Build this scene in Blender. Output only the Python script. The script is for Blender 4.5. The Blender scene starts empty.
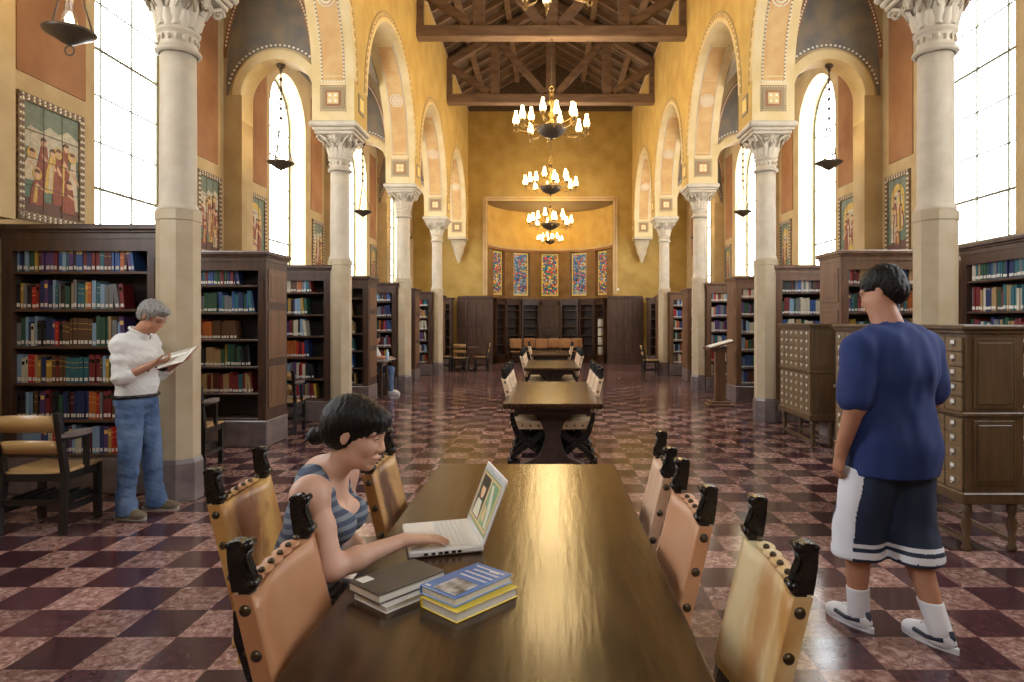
import bpy, bmesh, math, random
import numpy as np
from mathutils import Vector, Matrix
R = random.Random(7)
PI = math.pi
SC = bpy.context.scene
COL = SC.collection
NX = .08            # centre line of the nave
BAY = 4.55
COLY = [1.3, 5.85, 10.4, 14.95, 19.5, 24.05]
HW = 3.38           # column axis from the centre line
XI, XO = 3.05, 3.70 # nave wall faces
XW = 5.08           # outer wall face

# ---------------------------------------------------------------- materials
def pbr(name, col, rough=.5, metal=0, var=None, scale=8, bump=0, bscale=40, coat=0, stretch=None, emit=None, estr=0, spec=.5, sheen=0, detail=4):
    m = bpy.data.materials.new(name); m.use_nodes = True
    nt = m.node_tree; b = nt.nodes['Principled BSDF']; L = nt.links
    b.inputs['Base Color'].default_value = (*col, 1)
    b.inputs['Roughness'].default_value = rough
    b.inputs['Metallic'].default_value = metal
    b.inputs['Specular IOR Level'].default_value = spec
    b.inputs['Coat Weight'].default_value = coat
    b.inputs['Coat Roughness'].default_value = .12
    if sheen: b.inputs['Sheen Weight'].default_value = sheen
    if emit:
        b.inputs['Emission Color'].default_value = (*emit, 1); b.inputs['Emission Strength'].default_value = estr
    vec = None
    if var or bump:
        tc = nt.nodes.new('ShaderNodeTexCoord'); mp = nt.nodes.new('ShaderNodeMapping')
        L.new(tc.outputs['Object'], mp.inputs['Vector'])
        if stretch: mp.inputs['Scale'].default_value = stretch
        vec = mp.outputs['Vector']
    if var:
        n = nt.nodes.new('ShaderNodeTexNoise'); n.inputs['Scale'].default_value = scale; n.inputs['Detail'].default_value = detail
        L.new(vec, n.inputs['Vector'])
        r = nt.nodes.new('ShaderNodeValToRGB')
        r.color_ramp.elements[0].position = .35; r.color_ramp.elements[1].position = .65
        r.color_ramp.elements[0].color = (*col, 1); r.color_ramp.elements[1].color = (*var, 1)
        L.new(n.outputs['Fac'], r.inputs['Fac']); L.new(r.outputs['Color'], b.inputs['Base Color'])
    if bump:
        n2 = nt.nodes.new('ShaderNodeTexNoise'); n2.inputs['Scale'].default_value = bscale; n2.inputs['Detail'].default_value = 3
        L.new(vec, n2.inputs['Vector'])
        bp = nt.nodes.new('ShaderNodeBump'); bp.inputs['Strength'].default_value = bump; bp.inputs['Distance'].default_value = .01
        L.new(n2.outputs['Fac'], bp.inputs['Height']); L.new(bp.outputs['Normal'], b.inputs['Normal'])
    return m

M = {}
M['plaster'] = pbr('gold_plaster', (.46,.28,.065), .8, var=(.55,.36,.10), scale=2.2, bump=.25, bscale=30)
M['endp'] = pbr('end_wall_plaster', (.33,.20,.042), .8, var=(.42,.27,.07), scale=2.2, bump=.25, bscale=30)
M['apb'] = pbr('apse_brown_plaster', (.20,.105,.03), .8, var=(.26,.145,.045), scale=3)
M['plaster2'] = pbr('tan_plaster', (.44,.305,.14), .8, var=(.54,.39,.20), scale=2.5, bump=.2, bscale=30)
M['soffit'] = pbr('cream_plaster', (.62,.45,.20), .75, var=(.70,.54,.29), scale=3, bump=.15, bscale=30)
M['orange'] = pbr('burnt_orange_plaster', (.27,.115,.045), .8, var=(.36,.17,.07), scale=2, bump=.2, bscale=30)
M['panel'] = pbr('soffit_panel_paint', (.52,.29,.10), .7, var=(.60,.38,.15), scale=4)
M['blue'] = pbr('blue_grey_paint', (.15,.135,.12), .8, var=(.25,.19,.12), scale=3.5)
M['green'] = pbr('olive_stencil', (.30,.22,.12), .8)
M['dotw'] = pbr('white_tessera', (.85,.78,.62), .5)
M['dotd'] = pbr('dark_tessera', (.16,.09,.07), .5)
M['gold'] = pbr('gold_tessera', (.75,.5,.12), .4)
M['stone'] = pbr('column_limestone', (.50,.42,.31), .65, var=(.58,.50,.38), scale=6, bump=.1, bscale=60)
M['stone2'] = pbr('pedestal_limestone', (.45,.35,.22), .65, var=(.50,.41,.28), scale=5, bump=.15, bscale=90)
M['greymarble'] = pbr('grey_marble', (.13,.10,.10), .28, var=(.2,.16,.15), scale=7)
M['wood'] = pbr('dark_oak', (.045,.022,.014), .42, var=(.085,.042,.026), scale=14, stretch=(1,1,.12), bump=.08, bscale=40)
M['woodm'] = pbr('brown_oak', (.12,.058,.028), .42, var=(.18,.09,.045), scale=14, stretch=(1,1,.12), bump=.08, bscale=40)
M['woodin'] = pbr('bookcase_inside', (.022,.012,.009), .6)
M['cat'] = pbr('catalog_oak', (.072,.038,.017), .4, var=(.115,.066,.03), scale=16, stretch=(1,1,.15), bump=.05)
M['catd'] = pbr('drawer_oak', (.15,.095,.045), .4, var=(.20,.13,.065), scale=20, stretch=(1,1,3))
M['beam'] = pbr('roof_timber', (.13,.075,.045), .7, var=(.2,.12,.075), scale=8, stretch=(.2,1,1), bump=.2)
M['roofd'] = pbr('roof_boards_gable_shade', (.07,.04,.022), .8, var=(.11,.065,.035), scale=9, stretch=(1,.1,1))
M['tabletop'] = pbr('polished_walnut', (.022,.010,.005), .21, var=(.065,.030,.012), scale=7, stretch=(3.2,.35,1), bump=.09, bscale=9, spec=.5, detail=8)
M['tableleg'] = pbr('table_base_walnut', (.028,.014,.010), .4, var=(.05,.025,.018), scale=12)
M['black'] = pbr('ebonised_oak', (.008,.007,.007), .24, var=(.018,.015,.014), scale=30, bump=.2, bscale=60)
M['iron'] = pbr('dark_iron', (.09,.065,.045), .45, metal=.5)
M['bronze'] = pbr('bronze_nail', (.11,.085,.06), .33, metal=.9)
M['brass'] = pbr('aged_brass', (.30,.20,.08), .4, metal=.8)
M['white'] = pbr('white_plastic', (.78,.78,.77), .35)
M['label'] = pbr('paper_label', (.72,.70,.64), .6)
M['paper'] = pbr('book_pages', (.68,.62,.48), .7, var=(.6,.54,.4), scale=60, stretch=(1,1,8))
M['glow'] = pbr('lit_glass', (1,.85,.5), .4, emit=(1,.68,.25), estr=34)
M['glowin'] = pbr('flame_bulb', (1,.9,.6), .4, emit=(1,.8,.42), estr=60)
M['steel'] = pbr('steel', (.5,.5,.5), .3, metal=1)

def glass_mat():
    m = bpy.data.materials.new('window_glass'); m.use_nodes = True; nt = m.node_tree; nt.nodes.clear()
    o = nt.nodes.new('ShaderNodeOutputMaterial'); mx = nt.nodes.new('ShaderNodeMixShader')
    t = nt.nodes.new('ShaderNodeBsdfTransparent'); g = nt.nodes.new('ShaderNodeBsdfGlossy')
    g.inputs['Roughness'].default_value = .1; mx.inputs[0].default_value = .06
    nt.links.new(t.outputs[0], mx.inputs[1]); nt.links.new(g.outputs[0], mx.inputs[2]); nt.links.new(mx.outputs[0], o.inputs[0])
    return m
M['glass'] = glass_mat(); M['lead'] = pbr('pale_lead', (.10,.10,.06), .6)

def floor_mat():
    m = bpy.data.materials.new('checker_marble'); m.use_nodes = True; nt = m.node_tree; L = nt.links; N = nt.nodes.new
    b = nt.nodes['Principled BSDF']
    tc = N('ShaderNodeTexCoord'); mp = N('ShaderNodeMapping')
    T = .307
    mp.inputs['Scale'].default_value = (1/T, 1/T, 1)
    mp.inputs['Location'].default_value = (2.155/T + 20, -3.264/T + 20, .5)
    L.new(tc.outputs['Object'], mp.inputs['Vector'])
    ck = N('ShaderNodeTexChecker'); ck.inputs['Scale'].default_value = 1
    ck.inputs['Color1'].default_value = (1,1,1,1); ck.inputs['Color2'].default_value = (0,0,0,1)
    L.new(mp.outputs[0], ck.inputs['Vector'])
    # per-tile tone
    fl = N('ShaderNodeVectorMath'); fl.operation = 'FLOOR'; L.new(mp.outputs[0], fl.inputs[0])
    wn = N('ShaderNodeTexWhiteNoise'); wn.noise_dimensions = '2D'; L.new(fl.outputs[0], wn.inputs['Vector'])
    # light tiles: mottled rose marble
    no = N('ShaderNodeTexNoise'); no.inputs['Scale'].default_value = 22; no.inputs['Detail'].default_value = 7; no.inputs['Roughness'].default_value = .7
    no.inputs['Distortion'].default_value = .8
    L.new(tc.outputs['Object'], no.inputs['Vector'])
    r1 = N('ShaderNodeValToRGB'); e = r1.color_ramp.elements
    e[0].position = .33; e[0].color = (.10,.045,.036,1); e[1].position = .68; e[1].color = (.52,.37,.33,1)
    x = r1.color_ramp.elements.new(.5); x.color = (.27,.145,.125,1)
    L.new(no.outputs['Fac'], r1.inputs['Fac'])
    r2 = N('ShaderNodeValToRGB'); e = r2.color_ramp.elements
    e[0].position = .3; e[0].color = (.036,.014,.020,1); e[1].position = .75; e[1].color = (.10,.042,.048,1)
    L.new(no.outputs['Fac'], r2.inputs['Fac'])
    mx = N('ShaderNodeMix'); mx.data_type = 'RGBA'
    L.new(ck.outputs['Fac'], mx.inputs[0]); L.new(r2.outputs[0], mx.inputs[6]); L.new(r1.outputs[0], mx.inputs[7])
    hs = N('ShaderNodeHueSaturation'); mr = N('ShaderNodeMapRange')
    mr.inputs['To Min'].default_value = .72; mr.inputs['To Max'].default_value = 1.25
    L.new(wn.outputs['Value'], mr.inputs['Value']); L.new(mr.outputs[0], hs.inputs['Value']); L.new(mx.outputs[2], hs.inputs['Color'])
    L.new(hs.outputs[0], b.inputs['Base Color'])
    b.inputs['Roughness'].default_value = .13
    b.inputs['Specular IOR Level'].default_value = .42
    n2 = N('ShaderNodeTexNoise'); n2.inputs['Scale'].default_value = 5; L.new(tc.outputs['Object'], n2.inputs['Vector'])
    mr2 = N('ShaderNodeMapRange'); mr2.inputs['To Min'].default_value = .09; mr2.inputs['To Max'].default_value = .2
    L.new(n2.outputs['Fac'], mr2.inputs['Value']); L.new(mr2.outputs[0], b.inputs['Roughness'])
    bp = N('ShaderNodeBump'); bp.inputs['Strength'].default_value = .05; bp.inputs['Distance'].default_value = .02
    L.new(n2.outputs['Fac'], bp.inputs['Height']); L.new(bp.outputs[0], b.inputs['Normal'])
    return m
M['floor'] = floor_mat()

def leather(name, c1, c2, c3, rough=.42, scale=3.2, pos=(.42,.6), seed=0, stretch=(1,1,.6), stain=None):
    m = bpy.data.materials.new(name); m.use_nodes = True; nt = m.node_tree; L = nt.links; N = nt.nodes.new
    b = nt.nodes['Principled BSDF']; tc = N('ShaderNodeTexCoord'); mp = N('ShaderNodeMapping')
    mp.inputs['Location'].default_value = (seed*3.1, seed*1.7, seed*.9); mp.inputs['Scale'].default_value = stretch
    L.new(tc.outputs['Object'], mp.inputs[0])
    n = N('ShaderNodeTexNoise'); n.inputs['Scale'].default_value = scale; n.inputs['Detail'].default_value = 5; n.inputs['Distortion'].default_value = 1.2
    L.new(mp.outputs[0], n.inputs['Vector'])
    r = N('ShaderNodeValToRGB'); e = r.color_ramp.elements
    e[0].position = pos[0]; e[0].color = (*c1,1); e[1].position = pos[1]+.12; e[1].color = (*c3,1)
    x = e.new(pos[1]); x.color = (*c2,1)
    L.new(n.outputs['Fac'], r.inputs[0]); L.new(r.outputs[0], b.inputs['Base Color'])
    if stain:   # one worn patch of the hide: colour, centre (y, z), radii (y, z), strength
        sc_, ce, ra, st_ = stain
        m2 = N('ShaderNodeMapping'); m2.inputs['Location'].default_value = (0, -ce[0]/ra[0], -ce[1]/ra[1]); m2.inputs['Scale'].default_value = (0, 1/ra[0], 1/ra[1])
        L.new(tc.outputs['Object'], m2.inputs[0]); ln = N('ShaderNodeVectorMath'); ln.operation = 'LENGTH'; L.new(m2.outputs[0], ln.inputs[0])
        n3 = N('ShaderNodeTexNoise'); n3.inputs['Scale'].default_value = 9; n3.inputs['Detail'].default_value = 5; n3.inputs['Distortion'].default_value = 1.5; L.new(mp.outputs[0], n3.inputs['Vector'])
        ad = N('ShaderNodeMath'); ad.operation = 'MULTIPLY_ADD'; ad.inputs[1].default_value = 1.3; L.new(n3.outputs['Fac'], ad.inputs[0]); L.new(ln.outputs['Value'], ad.inputs[2])
        mr = N('ShaderNodeMapRange'); mr.interpolation_type = 'SMOOTHSTEP'; mr.inputs['From Min'].default_value = 1.0; mr.inputs['From Max'].default_value = 1.75; mr.inputs['To Min'].default_value = st_; mr.inputs['To Max'].default_value = 0
        L.new(ad.outputs[0], mr.inputs['Value']); mx = N('ShaderNodeMix'); mx.data_type = 'RGBA'; mx.inputs[7].default_value = (*sc_, 1)
        L.new(mr.outputs[0], mx.inputs[0]); L.new(r.outputs[0], mx.inputs[6]); L.new(mx.outputs[2], b.inputs['Base Color'])
    b.inputs['Roughness'].default_value = rough
    v = N('ShaderNodeTexNoise'); v.inputs['Scale'].default_value = 260; L.new(tc.outputs['Object'], v.inputs['Vector'])
    bp = N('ShaderNodeBump'); bp.inputs['Strength'].default_value = .15; bp.inputs['Distance'].default_value = .002
    L.new(v.outputs['Fac'], bp.inputs['Height']); L.new(bp.outputs[0], b.inputs['Normal'])
    return m

# ---------------------------------------------------------------- mesh builder
class MB:
    def __init__(s): s.v = []; s.f = []; s.mi = []; s.sm = []; s.T = None
    def add(s, verts, faces, mi=0, smooth=False):
        n = len(s.v)
        if s.T is not None: verts = [s.T @ Vector(p) for p in verts]
        s.v += [tuple(p) for p in verts]
        for f in faces: s.f.append([n+i for i in f]); s.mi.append(mi); s.sm.append(smooth)
        return s
    def box(s, c, d, mi=0, rz=0, M_=None, bev=0):
        x, y, z = d[0]/2, d[1]/2, d[2]/2
        if bev:
            b = min(bev, x*.9, y*.9, z*.9)
            vs = []; 
            # chamfered box: 24 verts
            for sx in (-1,1):
                for sy in (-1,1):
                    for sz in (-1,1):
                        vs += [(sx*x, sy*(y-b), sz*(z-b)), (sx*(x-b), sy*y, sz*(z-b)), (sx*(x-b), sy*(y-b), sz*z)]
            def id(sx,sy,sz,k): return ((sx>0)*4+(sy>0)*2+(sz>0))*3+k
            fs = []
            for a in (-1,1):
                fs.append([id(a,-1,-1,0), id(a,1,-1,0), id(a,1,1,0), id(a,-1,1,0)][::a])
                fs.append([id(-1,a,-1,1), id(-1,a,1,1), id(1,a,1,1), id(1,a,-1,1)][::a])
                fs.append([id(-1,-1,a,2), id(1,-1,a,2), id(1,1,a,2), id(-1,1,a,2)][::a])
                for q in (-1,1):
                    fs.append([id(a,q,-1,0), id(a,q,1,0), id(a,q,1,1), id(a,q,-1,1)][::-a*q])
                    fs.append([id(a,-1,q,0), id(a,1,q,0), id(a,1,q,2), id(a,-1,q,2)][::a*q])
                    fs.append([id(-1,a,q,1), id(1,a,q,1), id(1,a,q,2), id(-1,a,q,2)][::-a*q])
            for sx in (-1,1):
                for sy in (-1,1):
                    for sz in (-1,1): fs.append([id(sx,sy,sz,0), id(sx,sy,sz,1), id(sx,sy,sz,2)][::sx*sy*sz])
        else:
            vs = [(a*x, b_*y, c_*z) for a in (-1,1) for b_ in (-1,1) for c_ in (-1,1)]
            fs = [[0,1,3,2],[4,6,7,5],[0,4,5,1],[2,3,7,6],[0,2,6,4],[1,5,7,3]]
        if M_ is not None: vs = [M_ @ Vector(p) for p in vs]
        if rz:
            c0, s0 = math.cos(rz), math.sin(rz); vs = [(p[0]*c0-p[1]*s0, p[0]*s0+p[1]*c0, p[2]) for p in vs]
        return s.add([(p[0]+c[0], p[1]+c[1], p[2]+c[2]) for p in vs], fs, mi)
    def bb(s, x0, x1, y0, y1, z0, z1, mi=0, bev=0):
        return s.box(((x0+x1)/2,(y0+y1)/2,(z0+z1)/2), (abs(x1-x0),abs(y1-y0),abs(z1-z0)), mi, bev=bev)
    def beam(s, a, b, w, h, mi=0, up=(0,0,1)):
        a, b = Vector(a), Vector(b); d = b-a; L = d.length; z = d.normalized(); x = Vector(up).cross(z)
        if x.length < 1e-4: x = Vector((1,0,0))
        x.normalize(); y = z.cross(x)
        Mx = Matrix((x,y,z)).transposed()
        return s.box((a+b)/2, (w,h,L), mi, M_=Mx)
    def lathe(s, prof, c=(0,0,0), n=20, mi=0, smooth=True, rad=None, rot=0, cap=True, fn=None):
        vs = []; fs = []
        for (r, z) in prof:
            for i in range(n):
                a = 2*PI*i/n+rot; rr = r*(fn(a, z) if fn else 1)
                vs.append((c[0]+rr*math.cos(a), c[1]+rr*math.sin(a), c[2]+z))
        for k in range(len(prof)-1):
            for i in range(n):
                j = (i+1) % n; fs.append([k*n+i, k*n+j, (k+1)*n+j, (k+1)*n+i])
        if cap:
            fs.append([i for i in range(n)][::-1]); fs.append([(len(prof)-1)*n+i for i in range(n)])
        return s.add(vs, fs, mi, smooth)
    def tube(s, pts, r, n=8, mi=0, smooth=True, closed=False):
        pts = [Vector(p) for p in pts]; m = len(pts)
        rs = r if isinstance(r, (list,tuple)) else [r]*m
        vs = []; prev = None
        for i, p in enumerate(pts):
            if closed: t = pts[(i+1)%m]-pts[i-1]
            else: t = pts[min(i+1,m-1)]-pts[max(i-1,0)]
            t.normalize()
            if prev is None:
                u = t.cross(Vector((0,0,1)));  u = u if u.length > .05 else t.cross(Vector((0,1,0)))
            else: u = prev - t*prev.dot(t)
            u.normalize(); prev = u; w = t.cross(u)
            for k in range(n):
                a = 2*PI*k/n; vs.append(p+(u*math.cos(a)+w*math.sin(a))*rs[i])
        fs = []
        for i in range(m if closed else m-1):
            i2 = (i+1) % m
            for k in range(n): fs.append([i*n+k, i*n+(k+1)%n, i2*n+(k+1)%n, i2*n+k])
        if not closed: fs.append(list(range(n))[::-1]); fs.append([(m-1)*n+k for k in range(n)])
        return s.add(vs, fs, mi, smooth)
    def prism(s, poly, f, w0, w1, mi=0, smooth=False):
        """poly of (u,v); f(u,v,w)->xyz ; extruded from w0 to w1 (fan-safe for mildly concave shapes is left to n-gon triangulation)"""
        n = len(poly)
        vs = [f(u,v,w0) for u,v in poly]+[f(u,v,w1) for u,v in poly]
        fs = [list(range(n))[::-1], [n+i for i in range(n)]]+[[i,(i+1)%n,n+(i+1)%n,n+i] for i in range(n)]
        return s.add(vs, fs, mi, smooth)
    def ball(s, c, r, mi=0, n=10, m=7, half=False):
        r = r if isinstance(r,(tuple,list)) else (r,r,r)
        vs = []; fs = []
        for j in range(m+1):
            t = PI*j/m
            for i in range(n):
                a = 2*PI*i/n; vs.append((c[0]+r[0]*math.sin(t)*math.cos(a), c[1]+r[1]*math.sin(t)*math.sin(a), c[2]+r[2]*math.cos(t)))
        for j in range(m):
            for i in range(n): fs.append([j*n+i, (j+1)*n+i, (j+1)*n+(i+1)%n, j*n+(i+1)%n])
        return s.add(vs, fs, mi, True)
    def mesh(s, name, mats):
        me = bpy.data.meshes.new(name); me.from_pydata(s.v, [], s.f)
        for m in mats: me.materials.append(m)
        me.polygons.foreach_set('material_index', s.mi); me.polygons.foreach_set('use_smooth', s.sm)
        me.update()
        bm = bmesh.new(); bm.from_mesh(me); bmesh.ops.recalc_face_normals(bm, faces=bm.faces); bm.to_mesh(me); bm.free()
        return me
    def build(s, name, mats, parent=None):
        if not isinstance(mats, (list,tuple)): mats = [mats]
        o = bpy.data.objects.new(name, s.mesh(name, mats)); COL.objects.link(o)
        if parent is not None: o.parent = parent
        return o

def part(name, me, parent, loc=None, rot=None):
    o = bpy.data.objects.new(name, me); COL.objects.link(o); o.parent = parent
    if loc: o.location = loc
    if rot: o.rotation_euler = rot
    return o
def tag(o, label=None, cat=None, group=None, kind=None):
    if label: o['label'] = label
    if cat: o['category'] = cat
    if group: o['group'] = group
    if kind: o['kind'] = kind
    return o
def thing(name, label, cat, loc=(0,0,0), rz=0, group=None):
    o = bpy.data.objects.new(name, None); COL.objects.link(o); o.location = loc; o.rotation_euler = (0,0,rz); o.empty_display_size = .1
    return tag(o, label, cat, group)
def struct(name, mb, mats, parent=None):
    o = mb.build(name, mats, parent)
    if parent is None: o['kind'] = 'structure'
    return o
def dup(o, parent=None):
    c = o.copy(); COL.objects.link(c)
    if parent is not None:
        c.parent = parent
    for ch in [x for x in o.children]: dup(ch, c)
    return c
ORD = ['first','second','third','fourth','fifth','sixth','seventh','eighth','ninth','tenth','eleventh','twelfth','thirteenth','fourteenth','fifteenth','sixteenth','seventeenth','eighteenth','nineteenth','twentieth']
def ordw(n):  # 0-based
    if n < 20: return ORD[n]
    t, u = divmod(n+1, 10); tens = {2:'twenty',3:'thirty',4:'forty',5:'fifty'}[t]
    return {2:'twentieth',3:'thirtieth',4:'fortieth',5:'fiftieth'}[t] if u == 0 else tens+'-'+ORD[u-1]

# ---------------------------------------------------------------- room shell
fl = MB(); fl.bb(-7, 7.2, -6, 31, -.1, 0); struct('floor', fl, M['floor'])

def arch_wall(mb, P, w0, w1, u0, u1, z0, z1, ops, mi=0, mis=1, n=24):
    """wall along u from u0 to u1, thickness w0..w1; ops = (uc, r, zsill, zspring); reveal faces use material mis"""
    ops = sorted(ops); edges = [u0]
    def quad(a,b,c,d,m): mb.add([a,b,c,d], [[0,1,2,3]], m)
    def face(ua, za, ub, zb, uc_, zc, ud, zd, m=mi):
        for w in (w0, w1): quad(P(ua,za,w), P(ub,zb,w), P(uc_,zc,w), P(ud,zd,w), m)
    cur = u0
    for (uc, r, zs, zp) in ops:
        a, b = uc-r, uc+r
        if a > cur+1e-6: face(cur,z0,a,z0,a,z1,cur,z1); quad(P(cur,z0,w0),P(a,z0,w0),P(a,z0,w1),P(cur,z0,w1),mi)
        if zs > z0+1e-6:
            face(a,z0,b,z0,b,zs,a,zs); quad(P(a,zs,w0),P(b,zs,w0),P(b,zs,w1),P(a,zs,w1),mis)
        for q in (a, b):
            quad(P(q,zs,w0),P(q,zs,w1),P(q,zp,w1),P(q,zp,w0),mis)
        for k in range(n):
            t0, t1 = PI*k/n, PI*(k+1)/n
            p0 = (uc-r*math.cos(t0), zp+r*math.sin(t0)); p1 = (uc-r*math.cos(t1), zp+r*math.sin(t1))
            face(p0[0],p0[1],p1[0],p1[1],p1[0],z1,p0[0],z1)
            quad(P(p0[0],p0[1],w0),P(p0[0],p0[1],w1),P(p1[0],p1[1],w1),P(p1[0],p1[1],w0),mis)
        cur = b
    if u1 > cur+1e-6: face(cur,z0,u1,z0,u1,z1,cur,z1); quad(P(cur,z0,w0),P(u1,z0,w0),P(u1,z0,w1),P(cur,z0,w1),mi)
    quad(P(u0,z1,w0),P(u1,z1,w0),P(u1,z1,w1),P(u0,z1,w1),mi)
    for u in (u0, u1): quad(P(u,z0,w0),P(u,z0,w1),P(u,z1,w1),P(u,z1,w0),mi)

AR, ASP = 1.92, 5.27
WR = .86
trimn = 0
def trim(mb, mats):
    global trimn; trimn += 1
    return struct('trim_%d' % trimn, mb, mats)

WZ0, WSP = 2.3, 5.45
winys = [c+2.24 for c in COLY[:-1]]
for s in (-1, 1):
    side = 'left' if s < 0 else 'right'
    X = lambda u, s=s: NX+s*u
    # nave arcade wall
    mb = MB(); P = lambda u,z,w,s=s: (NX+s*w, u, z)
    arch_wall(mb, P, XI, XO, COLY[0]-.33-BAY, 24.36, 4.66, 9.4, [((COLY[i]+COLY[i+1])/2, AR, 4.66, ASP) for i in range(5)]+[(COLY[0]-BAY/2, AR, 4.66, ASP)], 0, 1)
    struct('wall_nave_'+side, mb, [M['plaster'], M['soffit']])
    # outer aisle wall
    mb = MB()
    arch_wall(mb, P, XW, XW+.38, -3, 24.36, 0, 8.2, [(y, WR, WZ0, WSP) for y in winys], 0, 1)
    struct('wall_aisle_'+side, mb, [M['plaster2'], M['soffit']])
    # transverse arches with pilasters
    for k, y in enumerate(COLY[:-1]):
        mb = MB(); Q = lambda u,z,w,s=s: (NX+s*u, w, z)
        arch_wall(mb, Q, y-.3, y+.08, XO-.02, XW+.02, 4.68, 8.2, [(4.24, .56, 4.68, 5.06)], 0, 1)
        a, b = sorted((X(4.80 if k != 1 else 4.9), X(XW+.02)))
        mb.bb(a, b, y-.3, y+.08, 2.5, 4.68, 0)
        struct('wall_arch_'+side+('' if k == 0 else '_%d' % k), mb, [M['plaster2'], M['soffit']])
        # extrados moulding + lunette with dotted rim on the camera-facing side
        if k >= 1:
            mo = MB(); n = 26
            vs = []; fs = []
            for i in range(n+1):
                t = PI*i/n
                for r_, w_ in ((.56,y-.305),(.56,y-.33),(.70,y-.33),(.70,y-.30)):
                    vs.append((X(4.24-r_*math.cos(t)), w_, 5.06+r_*math.sin(t)))
            for i in range(n):
                for q in range(3): fs.append([i*4+q, i*4+q+1, i*4+4+q+1, i*4+4+q])
            mo.add(vs, fs, 0, False)
            trim(mo, M['soffit'])
            lu = MB(); vs = []; fs = []
            cx, a_, b_, zc = 4.38, .66, 1.65, 5.3
            def outer(t, da=0): return (cx-(a_+da)*math.cos(t), zc+(b_+da)*math.sin(t))
            def inner(x):
                d = abs(x-4.24); return 5.06+math.sqrt(max(.74**2-d*d, 0))
            nn = 30
            for i in range(nn+1):
                x = cx-a_+2*a_*i/nn; zt = zc+b_*math.sqrt(max(1-((x-cx)/a_)**2, 0)); zb = inner(x)
                zt = max(zt, zb+.0); vs += [(X(x), y-.308, zb), (X(x), y-.308, zt)]
            for i in range(nn): fs.append([2*i,2*i+1,2*i+3,2*i+2])
            lu.add(vs, fs, 0)
            # orange rim strip and white dots
            for i in range(64):
                t = .32+(PI-.64)*i/63
                x, z = outer(t, .035)
                lu.box((X(x), y-.312, z), (.024,.012,.03), 2)
            for i in range(30):
                t = .25+(PI-.5)*i/29
                x, z = 4.24-.775*math.cos(t), 5.06+.775*math.sin(t)
                if x < XW-.02: lu.box((X(x), y-.312, z), (.03,.012,.024), 2)
            vs = []; fs = []
            for i in range(41):
                t = .2+(PI-.4)*i/40; p, q = outer(t, .0), outer(t, .075)
                vs += [(X(p[0]), y-.3095, p[1]), (X(q[0]), y-.3095, q[1])]
            for i in range(40): fs.append([2*i,2*i+1,2*i+3,2*i+2])
            lu.add(vs, fs, 1)
            trim(lu, [M['blue'], M['orange'], M['dotw']])
    # aisle vault
    mb = MB()
    for i in range(12):
        a0, a1 = PI*i/12, PI*(i+1)/12
        c = (XO+XW)/2; r = (XW-XO)/2
        mb.add([(X(c-r*math.cos(a0)), -3, 6.6+1.1*math.sin(a0)), (X(c-r*math.cos(a1)), -3, 6.6+1.1*math.sin(a1)), (X(c-r*math.cos(a1)), 24.35, 6.6+1.1*math.sin(a1)), (X(c-r*math.cos(a0)), 24.35, 6.6+1.1*math.sin(a0))], [[0,1,2,3]], 0, True)
    struct('ceiling_aisle_'+side, mb, M['blue'])
    # painted orange wall panels beside the windows
    for k, c in enumerate(COLY[:-1]):
        wy = winys[k]
        for (a, b) in ((c+.3, wy-WR-.16), (wy+WR+.3, c+BAY-.5)):
            mb = MB(); x0, x1 = sorted((X(XW-.012), X(XW+.01)))
            mb.bb(x0, x1, a, b, 3.95, 6.3, 0); 
            trim(mb, M['orange'])
    # arcade soffit ornaments (only the halves that face the camera) and front rings
    for k in range(0, 5):
        yc = (COLY[k]+COLY[k+1])/2; mb = MB(); w0_, w1_ = XI+.16, XO-.16
        n = 20
        def S(w, t, d=.004): return (X(w), yc+(AR-d)*math.cos(t), ASP+(AR-d)*math.sin(t))
        for half in (0,):
            vs = []; fs = []
            for i in range(n+1):
                t = .04+1.25*i/n; vs += [S(w0_, t), S(w1_, t)]
            for i in range(n): fs.append([2*i,2*i+1,2*i+3,2*i+2])
            mb.add(vs, fs, 0)
            mb.bb(*sorted((X(w0_), X(w1_))), yc+AR-.004, yc+AR+.001, ASP+.0, ASP+.08, 0)
        for i in range(46):
            t = .0+1.3*i/45
            for w in (w0_-.005, w1_+.005):
                p = S(w, t, .006); mb.box(p, (.022,.014,.022), 2)
                p = S(w, t+.014, .006); mb.box(p, (.022,.012,.012), 3)
        for w in np.linspace(w0_, w1_, 9): mb.box((X(w), yc+AR-.004, ASP-.01), (.02,.012,.022), 2)
        # medallion mid way
        for q in range(24):
            a = 2*PI*q/24
            for rr in (.13,.08,.03): mb.box(S((w0_+w1_)/2+rr*math.cos(a), .62+rr*math.sin(a)/AR, .009), (.022,.012,.022), 2)
        # square ornament on the pier above the capital, facing down the nave
        yp = COLY[k+1]-.356
        xm = (XI+XO)/2; zc = 5.0
        mb.bb(*sorted((X(xm-.17), X(xm+.17))), yp-.008, yp+.01, zc-.17, zc+.17, 4)
        mb.bb(*sorted((X(xm-.12), X(xm+.12))), yp-.012, yp+.01, zc-.12, zc+.12, 1)
        mb.bb(*sorted((X(xm-.085), X(xm+.085))), yp-.016, yp+.01, zc-.085, zc+.085, 5)
        for a in range(8):
            mb.box((X(xm+.06*math.cos(a*PI/4)), yp-.017, zc+.06*math.sin(a*PI/4)), (.03,.01,.03), 2 if a % 2 else 6)
        for a in np.linspace(-.19,.19,11):
            for q in (-.19,.19):
                mb.box((X(xm+a), yp-.004, zc+q), (.015,.01,.015), 3); mb.box((X(xm+q), yp-.004, zc+a), (.015,.01,.015), 3)
        # same on nave side
        xs = X(XI-.006); yq = COLY[k+1]
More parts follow.
